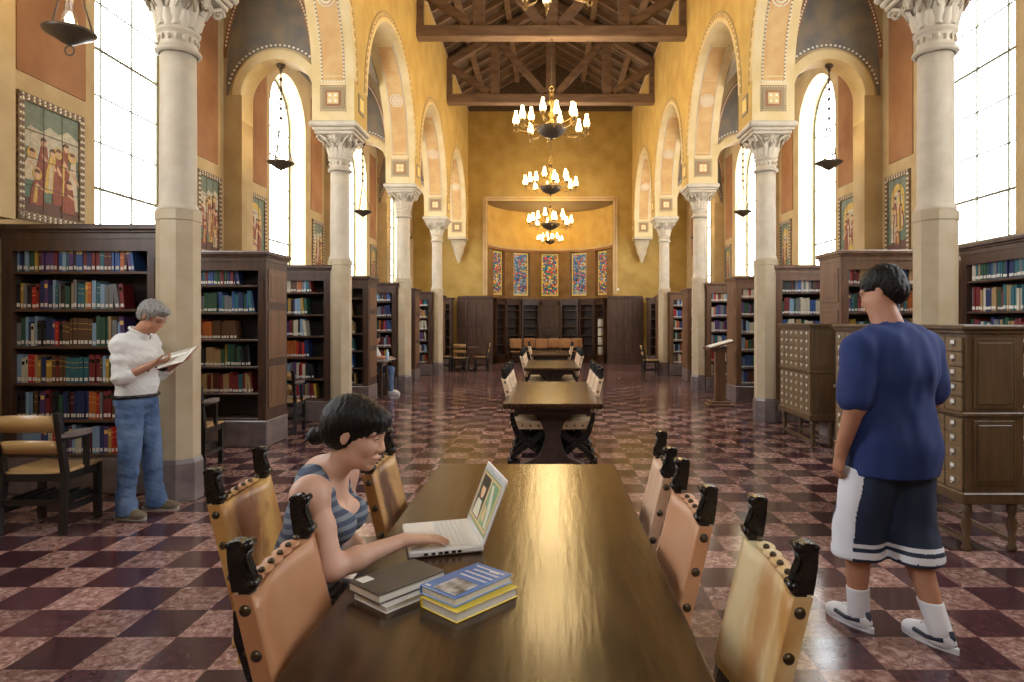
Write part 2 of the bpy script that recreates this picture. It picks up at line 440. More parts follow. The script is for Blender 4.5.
        mb.bb(xs-.008, xs+.008, yq-.15, yq+.15, zc-.15, zc+.15, 4); mb.bb(xs-.012, xs+.012, yq-.1, yq+.1, zc-.1, zc+.1, 6)
        trim(mb, [M['panel'], M['orange'], M['dotw'], M['dotd'], M['green'], M['soffit'], M['gold']])
        # rings on the nave face
        mb = MB(); n = 40
        for (ra, rb, mi, dx) in ((AR+.0, AR+.07, 0, .010), (AR+.07, AR+.16, 1, .006), (AR+.16, AR+.18, 2, .009)):
            vs = []; fs = []
            for i in range(n+1):
                t = PI*i/n
                for rr, dd in ((ra,-.002),(ra,dx),(rb,dx),(rb,-.002)): vs.append((X(XI-dd), yc+rr*math.cos(t), ASP+rr*math.sin(t)))
            for i in range(n):
                for q in range(3): fs.append([i*4+q,i*4+q+1,i*4+5+q,i*4+4+q])
            mb.add(vs, fs, mi)
        for i in range(90):
            t = PI*i/89; mb.box((X(XI-.009), yc+(AR+.115)*math.cos(t), ASP+(AR+.115)*math.sin(t)), (.01,.022,.022), 3 if i % 2 else 2)
        trim(mb, [M['soffit'], M['plaster'], M['green'], M['dotw']])
    # stone course on the nave wall and a wall plate
    mb = MB(); a, b = sorted((X(XI-.02), X(XI+.02))); mb.bb(a, b, -2.8, 24.3, 9.3, 9.42)
    trim(mb, M['plaster2'])

# roof
mb = MB()
for s in (-1,1):
    mb.add([(NX+s*3.8,-3,9.2),(NX,-3,11.4),(NX,24.6,11.4),(NX+s*3.8,24.6,9.2)], [[0,1,2,3]], 0)
    mb.add([(NX+s*3.8,-3,9.35),(NX,-3,11.55),(NX,24.6,11.55),(NX+s*3.8,24.6,9.35)], [[0,1,2,3]], 0)
for y in np.arange(-2.5, 24.2, .74):
    for s in (-1,1): mb.beam((NX+s*3.6,y,9.24),(NX,y,11.32), .1, .14, 1)
for s in (-1,1):
    for f in (.33,.66): mb.beam((NX+s*3.6*(1-f)+0,-2.8,9.12+2.1*f),(NX+s*3.6*(1-f),24.2,9.12+2.1*f), .16, .16, 1)
struct('ceiling', mb, [M['roofd'], M['beam']])

# end wall with the apse opening
OW, OZ = 2.34, 6.07
mb = MB(); ye = 24.35
def epart(x0,x1,z0,z1,mi=0): mb.bb(NX+x0, NX+x1, ye, ye+.25, z0, z1, mi)
epart(-5.5,-OW,0,9.4); epart(OW,5.5,0,9.4); epart(-OW,OW,OZ,9.4)
mb.add([(NX-3.8,ye,9.4),(NX+3.8,ye,9.4),(NX,ye,11.6)], [[0,1,2]], 1)  # gable painted dark like the roof boards to stand for its shade
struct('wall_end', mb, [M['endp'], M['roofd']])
mb = MB(); 
for (x0,x1,z0,z1) in ((-OW-.16,-OW,2.6,OZ+.16),(OW,OW+.16,2.6,OZ+.16),(-OW,OW,OZ,OZ+.16)): mb.bb(NX+x0,NX+x1,ye-.03,ye+.01,z0,z1)
for i in range(60):
    z = 2.65+i*.06
    for s in (-1,1): mb.box((NX+s*(OW+.08), ye-.035, z), (.05,.012,.03), 1)
for i in range(80): mb.box((NX-OW+.03+i*.0608, ye-.035, OZ+.08), (.03,.012,.05), 1)
trim(mb, [M['plaster2'], M['orange']])

# apse
RA = 2.42; APY = 24.6
mb = MB(); n = 48
angs = [PI*i/n for i in range(n+1)]
AW = [(math.radians(a)) for a in (-57,-28.5,0,28.5,57)]
def apse_pt(phi, r, z): return (NX+r*math.sin(phi), APY+r*math.cos(phi), z)
# wall panels of the apse with slots for the windows
WZA, WZB = 2.62, 4.42; whw = .155
cuts = []
for a in AW: cuts += [a-whw, a+whw]
segs = sorted(set([-PI/2, PI/2]+cuts))
for i in range(len(segs)-1):
    a0, a1 = segs[i], segs[i+1]; win = any(abs((a0+a1)/2-a) < .02 for a in AW)
    m_ = max(2, int((a1-a0)/.08))
    for j in range(m_):
        b0, b1 = a0+(a1-a0)*j/m_, a0+(a1-a0)*(j+1)/m_
        for (z0, z1, mq) in ([(0,WZA,2),(WZB,4.5,2),(4.5,OZ,0)] if win else [(0,4.5,2),(4.5,OZ,0)]):
            mb.add([apse_pt(b0,RA,z0),apse_pt(b1,RA,z0),apse_pt(b1,RA,z1),apse_pt(b0,RA,z1)], [[0,1,2,3]], mq)
            mb.add([apse_pt(b0,RA+.2,z0),apse_pt(b1,RA+.2,z0),apse_pt(b1,RA+.2,z1),apse_pt(b0,RA+.2,z1)], [[0,1,2,3]], 0)
    if win:
        for a in (a0, a1): mb.add([apse_pt(a,RA,WZA),apse_pt(a,RA+.2,WZA),apse_pt(a,RA+.2,WZB),apse_pt(a,RA,WZB)], [[0,1,2,3]], 1)
        for z in (WZA, WZB): mb.add([apse_pt(a0,RA,z),apse_pt(a1,RA,z),apse_pt(a1,RA+.2,z),apse_pt(a0,RA+.2,z)], [[0,1,2,3]], 1)
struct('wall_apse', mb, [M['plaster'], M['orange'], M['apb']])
mb = MB(); mb.add([apse_pt(-PI/2+PI*i/n, RA+.2, OZ) for i in range(n+1)]+[(NX+OW+.2,ye+.1,OZ),(NX-OW-.2,ye+.1,OZ)], [list(range(n+3))], 0)
mb.add([apse_pt(-PI/2+PI*i/n, RA+.2, OZ+.1) for i in range(n+1)]+[(NX+OW+.2,ye+.1,OZ+.1),(NX-OW-.2,ye+.1,OZ+.1)], [list(range(n+3))], 0)
struct('ceiling_apse', mb, M['green'])
def ring(r0, r1, z0, z1, mats, a0=-PI/2, a1=PI/2):
    mb = MB(); vs = []; fs = []; m_ = 40
    for i in range(m_+1):
        a = a0+(a1-a0)*i/m_
        vs += [apse_pt(a,r0,z0),apse_pt(a,r1,z0),apse_pt(a,r1,z1),apse_pt(a,r0,z1)]
    for i in range(m_):
        for q in range(4): fs.append([i*4+q,i*4+(q+1)%4,i*4+4+(q+1)%4,i*4+4+q])
    fs += [[0,1,2,3],[m_*4,m_*4+1,m_*4+2,m_*4+3]]
    mb.add(vs, fs, 0); return mb
trim(ring(RA-.08, RA+.01, 4.5, 4.58, None), M['plaster2'])
trim(ring(RA-.05, RA+.01, 4.42, 4.5, None), M['orange'])

def stained(seed):
    m = bpy.data.materials.new('stained_glass'); m.use_nodes = True; nt = m.node_tree; L = nt.links; N = nt.nodes.new
    b = nt.nodes['Principled BSDF']; tc = N('ShaderNodeTexCoord'); mp = N('ShaderNodeMapping'); mp.inputs['Location'].default_value = (seed*2,seed,seed)
    L.new(tc.outputs['Object'], mp.inputs[0]); v = N('ShaderNodeTexVoronoi'); v.inputs['Scale'].default_value = 15; L.new(mp.outputs[0], v.inputs['Vector'])
    hsv = N('ShaderNodeSeparateColor'); L.new(v.outputs['Color'], hsv.inputs[0])
    r = N('ShaderNodeValToRGB'); r.color_ramp.interpolation = 'CONSTANT'; e = r.color_ramp.elements
    pal = [(.02,.09,.35),(.6,.05,.03),(.75,.5,.08),(.03,.3,.2),(.04,.14,.36),(.6,.5,.3),(.4,.08,.03)] if seed % 2 == 0 else [(.02,.08,.22),(.04,.16,.3),(.08,.22,.32),(.5,.08,.05),(.03,.1,.25),(.25,.3,.4),(.5,.4,.1)]
    e[0].position = 0; e[0].color = (*pal[0],1); e[1].position = 1/7; e[1].color = (*pal[1],1)
    for i in range(2,7): x = e.new(i/7); x.color = (*pal[i],1)
    L.new(hsv.outputs[0], r.inputs[0])
    v2 = N('ShaderNodeTexVoronoi'); v2.feature = 'DISTANCE_TO_EDGE'; v2.inputs['Scale'].default_value = 15; L.new(mp.outputs[0], v2.inputs['Vector'])
    lt = N('ShaderNodeMath'); lt.operation = 'GREATER_THAN'; lt.inputs[1].default_value = .045; L.new(v2.outputs['Distance'], lt.inputs[0])
    mx = N('ShaderNodeMix'); mx.data_type = 'RGBA'; mx.inputs[6].default_value = (.005,.005,.005,1)
    L.new(lt.outputs[0], mx.inputs[0]); L.new(r.outputs[0], mx.inputs[7])
    L.new(mx.outputs[2], b.inputs['Base Color']); L.new(mx.outputs[2], b.inputs['Emission Color']); b.inputs['Emission Strength'].default_value = .38  # emission stands in for daylight coming through the glass
    return m
SG = [stained(0), stained(1)]
edge_m = pbr('stained_border_glass', (.5,.35,.05), .4, emit=(.75,.55,.1), estr=.6, var=(.3,.1,.03), scale=40)  # border glows too, in place of daylight from outside
for i, a in enumerate(AW):
    w = thing('window_%d' % (i+1), None, None, apse_pt(a, RA+.12, 0), -a); w['kind'] = 'structure'
    hw_ = RA*whw
    mb = MB(); mb.bb(-hw_+.08,hw_-.08,-.01,.01,WZA+.09,WZB-.09); mb.build('stained_pane', SG[i % 2], w)
    mb = MB()
    for (x0,x1,z0,z1) in ((-hw_+.02,-hw_+.08,WZA,WZB),(hw_-.08,hw_-.02,WZA,WZB),(-hw_+.02,hw_-.02,WZA+.02,WZA+.09),(-hw_+.02,hw_-.02,WZB-.09,WZB-.02)): mb.bb(x0,x1,-.012,.012,z0,z1)
    mb.build('border_glass', edge_m, w)
    mb = MB()
    for (x0,x1,z0,z1) in ((-hw_-.01,-hw_+.025,WZA,WZB),(hw_-.025,hw_+.01,WZA,WZB),(-hw_,hw_,WZA-.01,WZA+.025),(-hw_,hw_,WZB-.025,WZB+.01)): mb.bb(x0,x1,-.03,.03,z0,z1)
    for z in np.linspace(WZA,WZB,6)[1:-1]: mb.bb(-hw_,hw_,-.016,.0,z-.006,z+.006)
    mb.build('window_frame', M['iron'], w)

# tall arched aisle windows with leaded bars
wn_ = 5
for s in (-1,1):
    for y in winys:
        wn_ += 1
        w = thing('window_%d' % wn_, None, None, (NX+s*(XW+.33), y, 0), 0); w['kind'] = 'structure'
        mb = MB(); n = 20
        pts = [(-WR-.02,WZ0-.02),(WR+.02,WZ0-.02)]+[((WR+.02)*math.cos(PI*i/n), WSP+(WR+.02)*math.sin(PI*i/n)) for i in range(n+1)]
        mb.prism(pts, lambda u,v,w_: (w_,u,v), -.004, .004); mb.build('pane', M['glass'], w)
        mb = MB()
        arc = [(0, (WR-.02)*math.cos(PI*i/n), WSP+(WR-.02)*math.sin(PI*i/n)) for i in range(n+1)]
        mb.tube([(0,WR-.02,WZ0)]+arc+[(0,-WR+.02,WZ0)], .018, 6)
        for q in (-.29,.29): mb.bb(-.010,.010,q-.010,q+.010,WZ0,WSP+math.sqrt(WR**2-q*q)-.02)
        for j,z in enumerate(np.arange(WZ0+.3, WSP+.7, .55)):
            h = WR if z < WSP else math.sqrt(max(WR**2-(z-WSP)**2,.01)); t = .016 if j % 3 == 1 else .008
            mb.bb(-.012,.012,-h+.01,h-.01,z-t,z+t)
        mb.build('window_frame', M['lead'], w)
        mb = MB(); a, b = (-.32,.06); mb.bb(*sorted((-s*.36, s*.05)), -WR+.002, WR-.002, WZ0-.0, WZ0+.05); mb.build('window_sill', M['soffit'], w)
# ---------------------------------------------------------------- columns
def leafgrid(mb, ang, r0, z0, h, w, curl, mi=0):
    nu, nv = 6, 7; vs = []; fs = []
    for j in range(nv+1):
        t = j/nv; ww = w*(math.sin(PI*min(1,.25+t*.7)))*(1-.35*t)+.002
        out = r0+curl*(t**2.2)+.012*math.sin(PI*t); z = z0+h*(t-.16*max(0,t-.75)*6*t)
        for i in range(nu+1):
            q = (i/nu-.5)*2; lob = 1+.16*math.cos(j*2.6)
            rr = out-.02*q*q+.012*(1-abs(q))
            x, y = rr, q*ww*lob/2
            vs.append((x*math.cos(ang)-y*math.sin(ang), x*math.sin(ang)+y*math.cos(ang), z))
    for j in range(nv):
        for i in range(nu): fs.append([j*(nu+1)+i, j*(nu+1)+i+1, (j+1)*(nu+1)+i+1, (j+1)*(nu+1)+i])
    mb.add(vs, fs, mi, True)
def spiral(mb, c, d, r, turns=1.6, t=.018, mi=0):
    pts = []; rs = []
    for i in range(22):
        a = i/21*turns*2*PI; rr = r*(1-i/24)
        pts.append((c[0]+d[0]*rr*math.cos(a), c[1]+d[1]*rr*math.cos(a), c[2]+rr*math.sin(a))); rs.append(t*(1-.5*i/21))
    mb.tube(pts, rs, 6, mi)
cap = MB()
cap.lathe([(.155,3.94),(.178,3.945),(.19,3.965),(.178,3.985),(.158,3.995),(.150,4.03),(.152,4.10),(.158,4.115),(.176,4.125),(.182,4.14),(.17,4.155),(.16,4.165),(.165,4.25),(.18,4.35),(.215,4.42),(.27,4.48)], n=28, cap=False)
for i in range(16):   # beading and vine on the necking
    a = 2*PI*i/16; cap.ball((.156*math.cos(a), .156*math.sin(a), 4.065), (.018,.018,.028), n=6, m=4)
for i in range(8): leafgrid(cap, 2*PI*i/8, .165, 4.15, .19, .13, .06)
for i in range(8): leafgrid(cap, 2*PI*(i+.5)/8, .17, 4.17, .28, .13, .10)
for i in range(8):
    a = 2*PI*i/8; c, s_ = math.cos(a), math.sin(a)
    pts = [(c*.17,s_*.17,4.3),(c*.2-s_*.03,s_*.2+c*.03,4.36),(c*.235,s_*.235,4.44),(c*.25+s_*.03,s_*.25-c*.03,4.48)]
    cap.tube(pts, [.012,.014,.014,.008], 6)
for i in range(4):
    a = PI/4+PI/2*i; d = (math.cos(a), math.sin(a)); spiral(cap, (d[0]*.33, d[1]*.33, 4.42), d, .058)
    n_ = (-d[1], d[0])
    for q in (-1,1):
        cap.tube([(d[0]*.2+n_[0]*.08*q, d[1]*.2+n_[1]*.08*q, 4.3),(d[0]*.26+n_[0]*.05*q,d[1]*.26+n_[1]*.05*q,4.42),(d[0]*.35+n_[0]*.02*q,d[1]*.35+n_[1]*.02*q,4.47)], [.012,.017,.02], 6)
    a = PI/2*i; d = (math.cos(a), math.sin(a)); leafgrid(cap, a, .24, 4.36, .16, .1, .06)
    for q in (-1,1): spiral(cap, (d[0]*.25-d[1]*.06*q, d[1]*.25+d[0]*.06*q, 4.39), (-d[1]*q, d[0]*q), .04, 1.3, .012)
cap.box((0,0,4.50), (.60,.62,.05), bev=.012); cap.box((0,0,4.55), (.66,.68,.05), bev=.015); cap.box((0,0,4.618), (.74,.76,.085), bev=.02)
capm = cap.mesh('column_capital', [M['stone']])
shaft = MB(); shaft.lathe([(.163,2.55),(.168,2.575),(.158,2.6),(.150,2.62),(.150,2.7)]+[(.150-.006*((z-2.7)/1.24)**1.5, z) for z in np.linspace(2.9,3.94,5)], n=32); shaftm = shaft.mesh('shaft', [M['stone']])
ped = MB(); ped.lathe([(.178,.36),(.178,2.46),(.187,2.47),(.187,2.55),(.17,2.56)], n=8, rot=PI/8, smooth=False); pedm = ped.mesh('pedestal', [M['stone2']])
pl = MB(); pl.lathe([(.20,0),(.20,.33),(.184,.37)], n=8, rot=PI/8, smooth=False); plm = pl.mesh('plinth', [M['greymarble']])
cn = {(-1,1):'stone column beside the reading man, carved capital cut by the top of the view',
 (-1,2):'stone column between the case-end of the second alcove and the seated woman',
 (1,1):'stone column rising behind the man in the blue shirt',
 (1,2):'stone column just beyond the small card catalogue'}
side_w = {-1:'left', 1:'right'}
for s in (-1,1):
    for k in range(0,5):
        lab = cn.get((s,k)) or {0:'stone column beside the camera, out of view on the %s' % side_w[s],3:'third visible stone column along the %s arcade, under the second truss' % side_w[s],4:'slender stone column at the far end of the %s arcade' % side_w[s]}[k]
        if k == 0: continue
        t = thing('column', lab, 'column', (NX+s*HW, COLY[k], 0), 0, 'arcade columns')
        part('capital', capm, t); part('shaft', shaftm, t); part('pedestal', pedm, t); part('plinth', plm, t)
    # corbel under the last pier at the end wall
    mb = MB(); xm = NX+s*(XI+XO)/2
    pr = [(.30,4.65),(.30,4.60),(.26,4.58),(.25,4.45),(.18,4.25),(.16,4.1),(.09,3.95),(.07,3.85),(.02,3.75)]
    n = 12; vs = []; fs = []
    for (r,z) in pr:
        for i in range(n): 
            a = 2*PI*i/n; vs.append((xm+r*math.cos(a)*1.1, 24.16+r*math.sin(a)*.6-.0, z))
    for q in range(len(pr)-1):
        for i in range(n): fs.append([q*n+i,q*n+(i+1)%n,(q+1)*n+(i+1)%n,(q+1)*n+i])
    mb.add(vs, fs, 0, True); mb.bb(xm-.33,xm+.33,23.7,24.34,4.58,4.66)
    o = mb.build('corbel', M['stone2']); tag(o, 'carved stone corbel on the end wall, %s side of the apse' % side_w[s], 'corbel', 'end wall corbels')

# ---------------------------------------------------------------- trusses
def truss(y, label):
    t = thing('roof_truss', label, 'truss', (NX,y,8.0), 0, 'timber roof trusses')
    W = XI+.02
    mb = MB(); mb.bb(-W,W,-.15,.15,0,.27,bev=.02); 
    mb.build('bottom_chord', M['beam'], t)
    mb = MB()
    for i in range(100): mb.box((-W+.06+i*.0607,-.155,.04), (.03,.012,.02))
    mb.build('carved_edge', M['beam'], t)
    for s in (-1,1):
        mb = MB(); mb.beam((s*W,0,1.16),(0,0,3.0), .2, .26, up=(0,1,0)); mb.build('top_chord', M['beam'], t)
        mb = MB(); mb.bb(*sorted((s*(W-.16),s*W)),-.1,.1,.27,1.3); mb.build('post', M['beam'], t)
        mb = MB(); mb.bb(s*1.65-.13,s*1.65+.13,-.1,.1,.27,2.05); mb.build('post', M['beam'], t)
        mb = MB(); mb.beam((s*.18,0,.3),(s*1.45,0,1.75), .18, .2, up=(0,1,0)); mb.build('brace', M['beam'], t)
        mb = MB(); mb.beam((s*1.82,0,.34),(s*(W-.12),0,1.08), .18, .18, up=(0,1,0)); mb.build('brace', M['beam'], t)
    mb = MB(); mb.bb(-.14,.14,-.1,.1,.27,2.95); mb.build('king_post', M['beam'], t)
truss(14.9, 'dark timber roof truss nearer the camera, lowest beam at the top of the view')
truss(19.35, 'dark timber roof truss framed beneath the nearer one')
truss(10.45, 'timber roof truss overhead, just above the view')

# ---------------------------------------------------------------- chandeliers
def chandelier_proto():
    t = thing('chandelier', None, 'chandelier', (0,0,0), 0, 'nave chandeliers')
    mb = MB()
    mb.lathe([(.01,-.16),(.03,-.14),(.02,-.12),(.05,-.10),(.16,-.07),(.27,0),(.345,.09),(.355,.13),(.33,.14),(.30,.15),(.12,.17),(.05,.18)], n=28)
    for i in range(28): a = 2*PI*i/28; mb.ball((.352*math.cos(a),.352*math.sin(a),.12), .017, n=6, m=4)
    mb.build('bowl', M['iron'], t)
    mb = MB()
    mb.lathe([(.05,.16),(.10,.22),(.05,.3),(.035,.36),(.08,.42),(.035,.5),(.03,.62),(.06,.68),(.1,.72),(.05,.75),(.045,.86),(.06,.9),(.02,.95)], n=16)
    mb.tube([(.055*math.cos(a),0,1.01+.055*math.sin(a)) for a in np.linspace(0,2*PI,13)[:-1]], .012, 6, closed=True)
    mb.build('stem', M['brass'], t)
    mb = MB()
    for i in range(14):
        c = Vector((0,0,1.11+i*.075)); d = (1,0) if i % 2 else (0,1)
        mb.tube([c+Vector((d[0]*.022*math.cos(a), d[1]*.022*math.cos(a), .047*math.sin(a))) for a in np.linspace(0,2*PI,9)[:-1]], .007, 4, closed=True)
    mb.build('chain', M['iron'], t)
    armme = {}
    for i in range(12):
        inner = i % 3 == 2
        a = 2*PI*i/12+.13; L = .5 if inner else .80; zz = .36 if inner else .18
        if inner not in armme:
            mb = MB(); r0 = .3 if not inner else .08
            pts = [(r0,0,.1 if not inner else .25),(r0+(L-r0)*.35,0,.0 if not inner else .2),(r0+(L-r0)*.8,0,.03 if not inner else .25),(L,0,zz-.06)]
            mb.tube(pts, .014, 6)
            mb.tube([(L+.05*math.cos(q),0,zz-.13+.05*math.sin(q)) for q in np.linspace(PI/2,2.2*PI,10)], .010, 6)
            mb.tube([(L,0,zz-.08),(L-.07,0,zz-.16),(L-.03,0,zz-.22)], .009, 6)
            mb.lathe([(.012,-.07),(.03,-.05),(.055,-.03),(.06,.0),(.05,.01)], c=(L,0,zz), n=12)
            me_a = mb.mesh('arm', [M['brass']])
            g = MB(); g.lathe([(.035,.0),(.066,.03),(.072,.08),(.056,.15),(.036,.21),(.032,.29)], c=(L,0,zz), n=12, cap=False); me_g = g.mesh('lamp_glass', [M['glow']])
            b = MB(); b.lathe([(.01,.02),(.028,.06),(.022,.10),(.006,.15)], c=(L,0,zz), n=8); me_b = b.mesh('bulb', [M['glowin']])
            armme[inner] = (me_a, me_g, me_b)
        me_a, me_g, me_b = armme[inner]
        ar = part('arm', me_a, t, None, (0,0,a)); part('lamp_glass', me_g, ar); part('bulb', me_b, ar)
    return t
ch0 = chandelier_proto()
for i, (y, z, sc, lab) in enumerate([(14.7,5.80,1,'largest bronze chandelier in view, topmost of the lit row'),(19.3,5.43,.94,'second lit chandelier down, directly under the largest one'),(23.4,4.95,.95,'third lit chandelier down, in front of the apse ceiling'),(26.0,4.72,.6,'smallest lit chandelier, lowest, inside the apse'),(10.2,6.72,.95,'chandelier whose lowest ornaments just enter the top of the view')]):
    c = ch0 if i == 0 else dup(ch0); c.location = (NX, y, z); c.scale = (sc,)*3; c['label'] = lab
    l = bpy.data.lights.new('chandelier_light', 'POINT'); l.energy = (260,240,150,60,260)[i]; l.color = (1,.73,.36); l.shadow_soft_size = .45
    lo = bpy.data.objects.new('chandelier_light', l); COL.objects.link(lo); lo.location = (NX, y, z+.75*sc)

# hanging aisle lamps: a dish on three chains with a glass chimney
def aisle_lamp():
    t = thing('hanging_lamp', None, 'lamp', (0,0,0), 0, 'hanging lamps of the aisle arches')
    mb = MB(); mb.lathe([(.01,-.11),(.06,-.09),(.14,-.04),(.22,.0),(.235,.02),(.22,.03),(.10,.025),(.0,.03)], n=24)
    mb.tube([(.045*math.cos(a),0,-.155+.045*math.sin(a)) for a in np.linspace(0,2*PI,13)[:-1]], .008, 5, closed=True)
    mb.build('dish', M['iron'], t)
    mb = MB()
    for k in range(3):
        a = 2*PI*k/3+.4; mb.tube([(.2*math.cos(a),.2*math.sin(a),.02),(.02*math.cos(a),.02*math.sin(a),.62)], .009, 5)
    for z in np.arange(.62,1.6,.16):
        mb.tube([(0,0,z),(0,0,z+.1)], .012, 5); mb.ball((0,0,z+.13), .032, n=8, m=5)
    mb.lathe([(.02,1.56),(.07,1.6),(.075,1.64)], n=12)
    mb.build('chain', M['iron'], t)
    mb = MB(); mb.lathe([(.05,.03),(.075,.08),(.07,.15),(.04,.22),(.035,.34)], n=14, cap=False)
    g = mb.build('lamp_glass', M['chimney'], t)
    mb = MB(); mb.lathe([(.01,.05),(.04,.09),(.035,.14),(.01,.2)], n=10); mb.build('bulb', M['glowin'], t)
    return t
m = bpy.data.materials.new('chimney_glass'); m.use_nodes = True; nt = m.node_tree; nt.nodes.clear()
o_ = nt.nodes.new('ShaderNodeOutputMaterial'); mx_ = nt.nodes.new('ShaderNodeMixShader'); t_ = nt.nodes.new('ShaderNodeBsdfTransparent'); g_ = nt.nodes.new('ShaderNodeBsdfGlossy'); g_.inputs[1].default_value = .1
mx_.inputs[0].default_value = .25; nt.links.new(t_.outputs[0], mx_.inputs[1]); nt.links.new(g_.outputs[0], mx_.inputs[2]); nt.links.new(mx_.outputs[0], o_.inputs[0])
M['chimney'] = m
l0 = None
for s in (-1,1):
    for k in (1,2,3,4):
        if s == 1 and k == 1: continue
        if l0 is None: l0 = aisle_lamp(); o = l0
        else: o = dup(l0)
        o.location = (NX+s*(4.28 if s < 0 else 4.34), COLY[k]-.1, 4.06 if k > 1 else 4.10); o.scale = (.88,.88,.95)
        o['label'] = {1:'lit hanging lamp in the top corner above the framed mural',2:'dark dish lamp hanging before the tall window, second arch of the %s aisle' % side_w[s],3:'dish lamp hanging in the third arch of the %s aisle' % side_w[s],4:'small dish lamp in the far arch of the %s aisle' % side_w[s]}[k]
        l = bpy.data.lights.new('aisle_lamp_light', 'POINT'); l.energy = 12; l.color = (1,.75,.4); l.shadow_soft_size = .05
        lo = bpy.data.objects.new('aisle_lamp_light', l); COL.objects.link(lo); lo.location = (o.location[0], o.location[1], o.location[2]+.36)

# ---------------------------------------------------------------- murals
mc = {n: pbr('mural_'+n, c, .6, var=tuple(min(1,q*1.35) for q in c), scale=25) for n, c in dict(sky=(.14,.165,.115), cloud=(.42,.37,.26), ground=(.10,.15,.10), earth=(.10,.045,.03), robe=(.22,.06,.035), robe2=(.46,.37,.25), robe3=(.48,.31,.07), skin=(.50,.30,.17), wall=(.42,.36,.26), green=(.12,.20,.10), joint=(.08,.06,.04)).items()}
MN = list(mc); MM = [mc[n] for n in MN]
frame_m = pbr('mosaic_frame', (.34,.24,.12), .5, var=(.12,.07,.04), scale=30)
def mural(x, s, y0, y1, z0, z1, label, arched, seed):
    """flat tiled picture on the aisle wall; u along +y, v up"""
    rr = random.Random(seed); t = thing('mural', label, 'mural', (x, (y0+y1)/2, z0), 0, 'tile murals on the aisle walls')
    w, h = y1-y0, z1-z0; f = .075
    mb = MB(); d = -s
    for (a,b,c,e) in ((-w/2,w/2,0,f),(-w/2,w/2,h-f,h),(-w/2,-w/2+f,f,h-f),(w/2-f,w/2,f,h-f)): mb.bb(*sorted((0,d*.03)),a,b,c,e)
    step = .034
    for i in range(int(w/step)):
        for v in (f*.3,f*.72,h-f*.3,h-f*.72): mb.box((d*.031,-w/2+step*(i+.5),v), (.008,.018,.018), 1 if i % 2 else 2)
    for i in range(int(h/step)):
        for u in (-w/2+f*.3,-w/2+f*.72,w/2-f*.3,w/2-f*.72): mb.box((d*.031,u,step*(i+.5)), (.008,.018,.018), 1 if i % 2 else 2)
    mb.build('mural_frame', [frame_m, M['dotw'], M['dotd']], t)
    mb = MB(); W_, H_ = w-2*f, h-2*f; P = lambda u,v,q: (d*q, -w/2+f+u*W_, f+v*H_)
    ix = MN.index
    def poly(pts, m_, q): mb.prism(pts, P, .005, q, ix(m_))
    poly([(0,0),(1,0),(1,1),(0,1)], 'sky', .010)
    if not arched:
        poly([(0,.72),(.12,.8),(.3,.76),(.45,.84),(.62,.8),(.8,.86),(1,.8),(1,.6),(0,.6)], 'cloud', .0115)
        poly([(.12,.45),(.12,.72),(.2,.78),(.55,.76),(.6,.45)], 'wall', .013); poly([(.3,.5),(.3,.66),(.4,.66),(.4,.5)], 'sky', .014)
    else:
        poly([(.15,.25),(.15,.72)]+[(.5-.35*math.cos(a),.72+.2*math.sin(a)) for a in np.linspace(0,PI,12)]+[(.85,.25)], 'robe3', .0115)
        poly([(.25,.3),(.25,.66)]+[(.5-.25*math.cos(a),.66+.16*math.sin(a)) for a in np.linspace(0,PI,10)]+[(.75,.3)], 'cloud', .013)
    poly([(0,0),(1,0),(1,.36),(.6,.4),(.3,.37),(0,.42)], 'ground', .0135); poly([(0,0),(1,0),(1,.1),(0,.14)], 'earth', .0145)
    xs = [.12,.34,.24,.50,.60,.72,.88,.80] if not arched else [.28,.4,.5,.62,.72]
    for i, u in enumerate(xs):
        hgt = rr.uniform(.34,.5) if i not in (0,2,7) else rr.uniform(.2,.28); b = [.30,.26,.08,.22,.12,.2,.1,.06][i]; wd = rr.uniform(.09,.13); q = .016+i*.0009
        c = ['robe','robe2','robe','robe','robe3','robe'][(i*5+seed) % 6]
        poly([(u-wd*1.2,b),(u+wd,b),(u+wd*.8,b+hgt*.5),(u+wd*.55,b+hgt),(u-wd*.4,b+hgt),(u-wd*.95,b+hgt*.55)], c, q)
        poly([(u-wd*.7,b+.02),(u-wd*.2,b+.02),(u,b+hgt*.7),(u-wd*.4,b+hgt*.75)], ['robe2','robe','robe3'][i % 3], q+.0006)
        k = .05; cu, cv = u+rr.uniform(-.02,.03), b+hgt+.035
        if (i+seed) % 2: poly([(cu+k*1.7*math.cos(a),cv+k*1.1*math.sin(a)) for a in np.linspace(0,2*PI,12)[:-1]], 'robe3', q+.0007)
        poly([(cu+k*math.cos(a),cv+k*.85*math.sin(a)) for a in np.linspace(0,2*PI,10)[:-1]], 'skin', q+.0013)
        poly([(cu+k*math.cos(a),cv+.012+k*.7*math.sin(a)) for a in np.linspace(0,PI,6)], 'earth', q+.0019)
        poly([(u-wd*.3,b+hgt*.72),(u+wd*1.3,b+hgt*.5),(u+wd*1.3,b+hgt*.56),(u-wd*.2,b+hgt*.82)], 'skin', q+.0010)
    mb.build('picture', MM, t)
    mb = MB()
    for i in range(1,4): mb.bb(*sorted((d*.021,d*.0245)), -w/2+f, w/2-f, f+H_*i/4-.003, f+H_*i/4+.003)
    for i in range(1,3): mb.bb(*sorted((d*.021,d*.0245)), -w/2+f+W_*i/3-.003, -w/2+f+W_*i/3+.003, f, h-f)
    mb.build('tile_joints', mc['joint'], t)
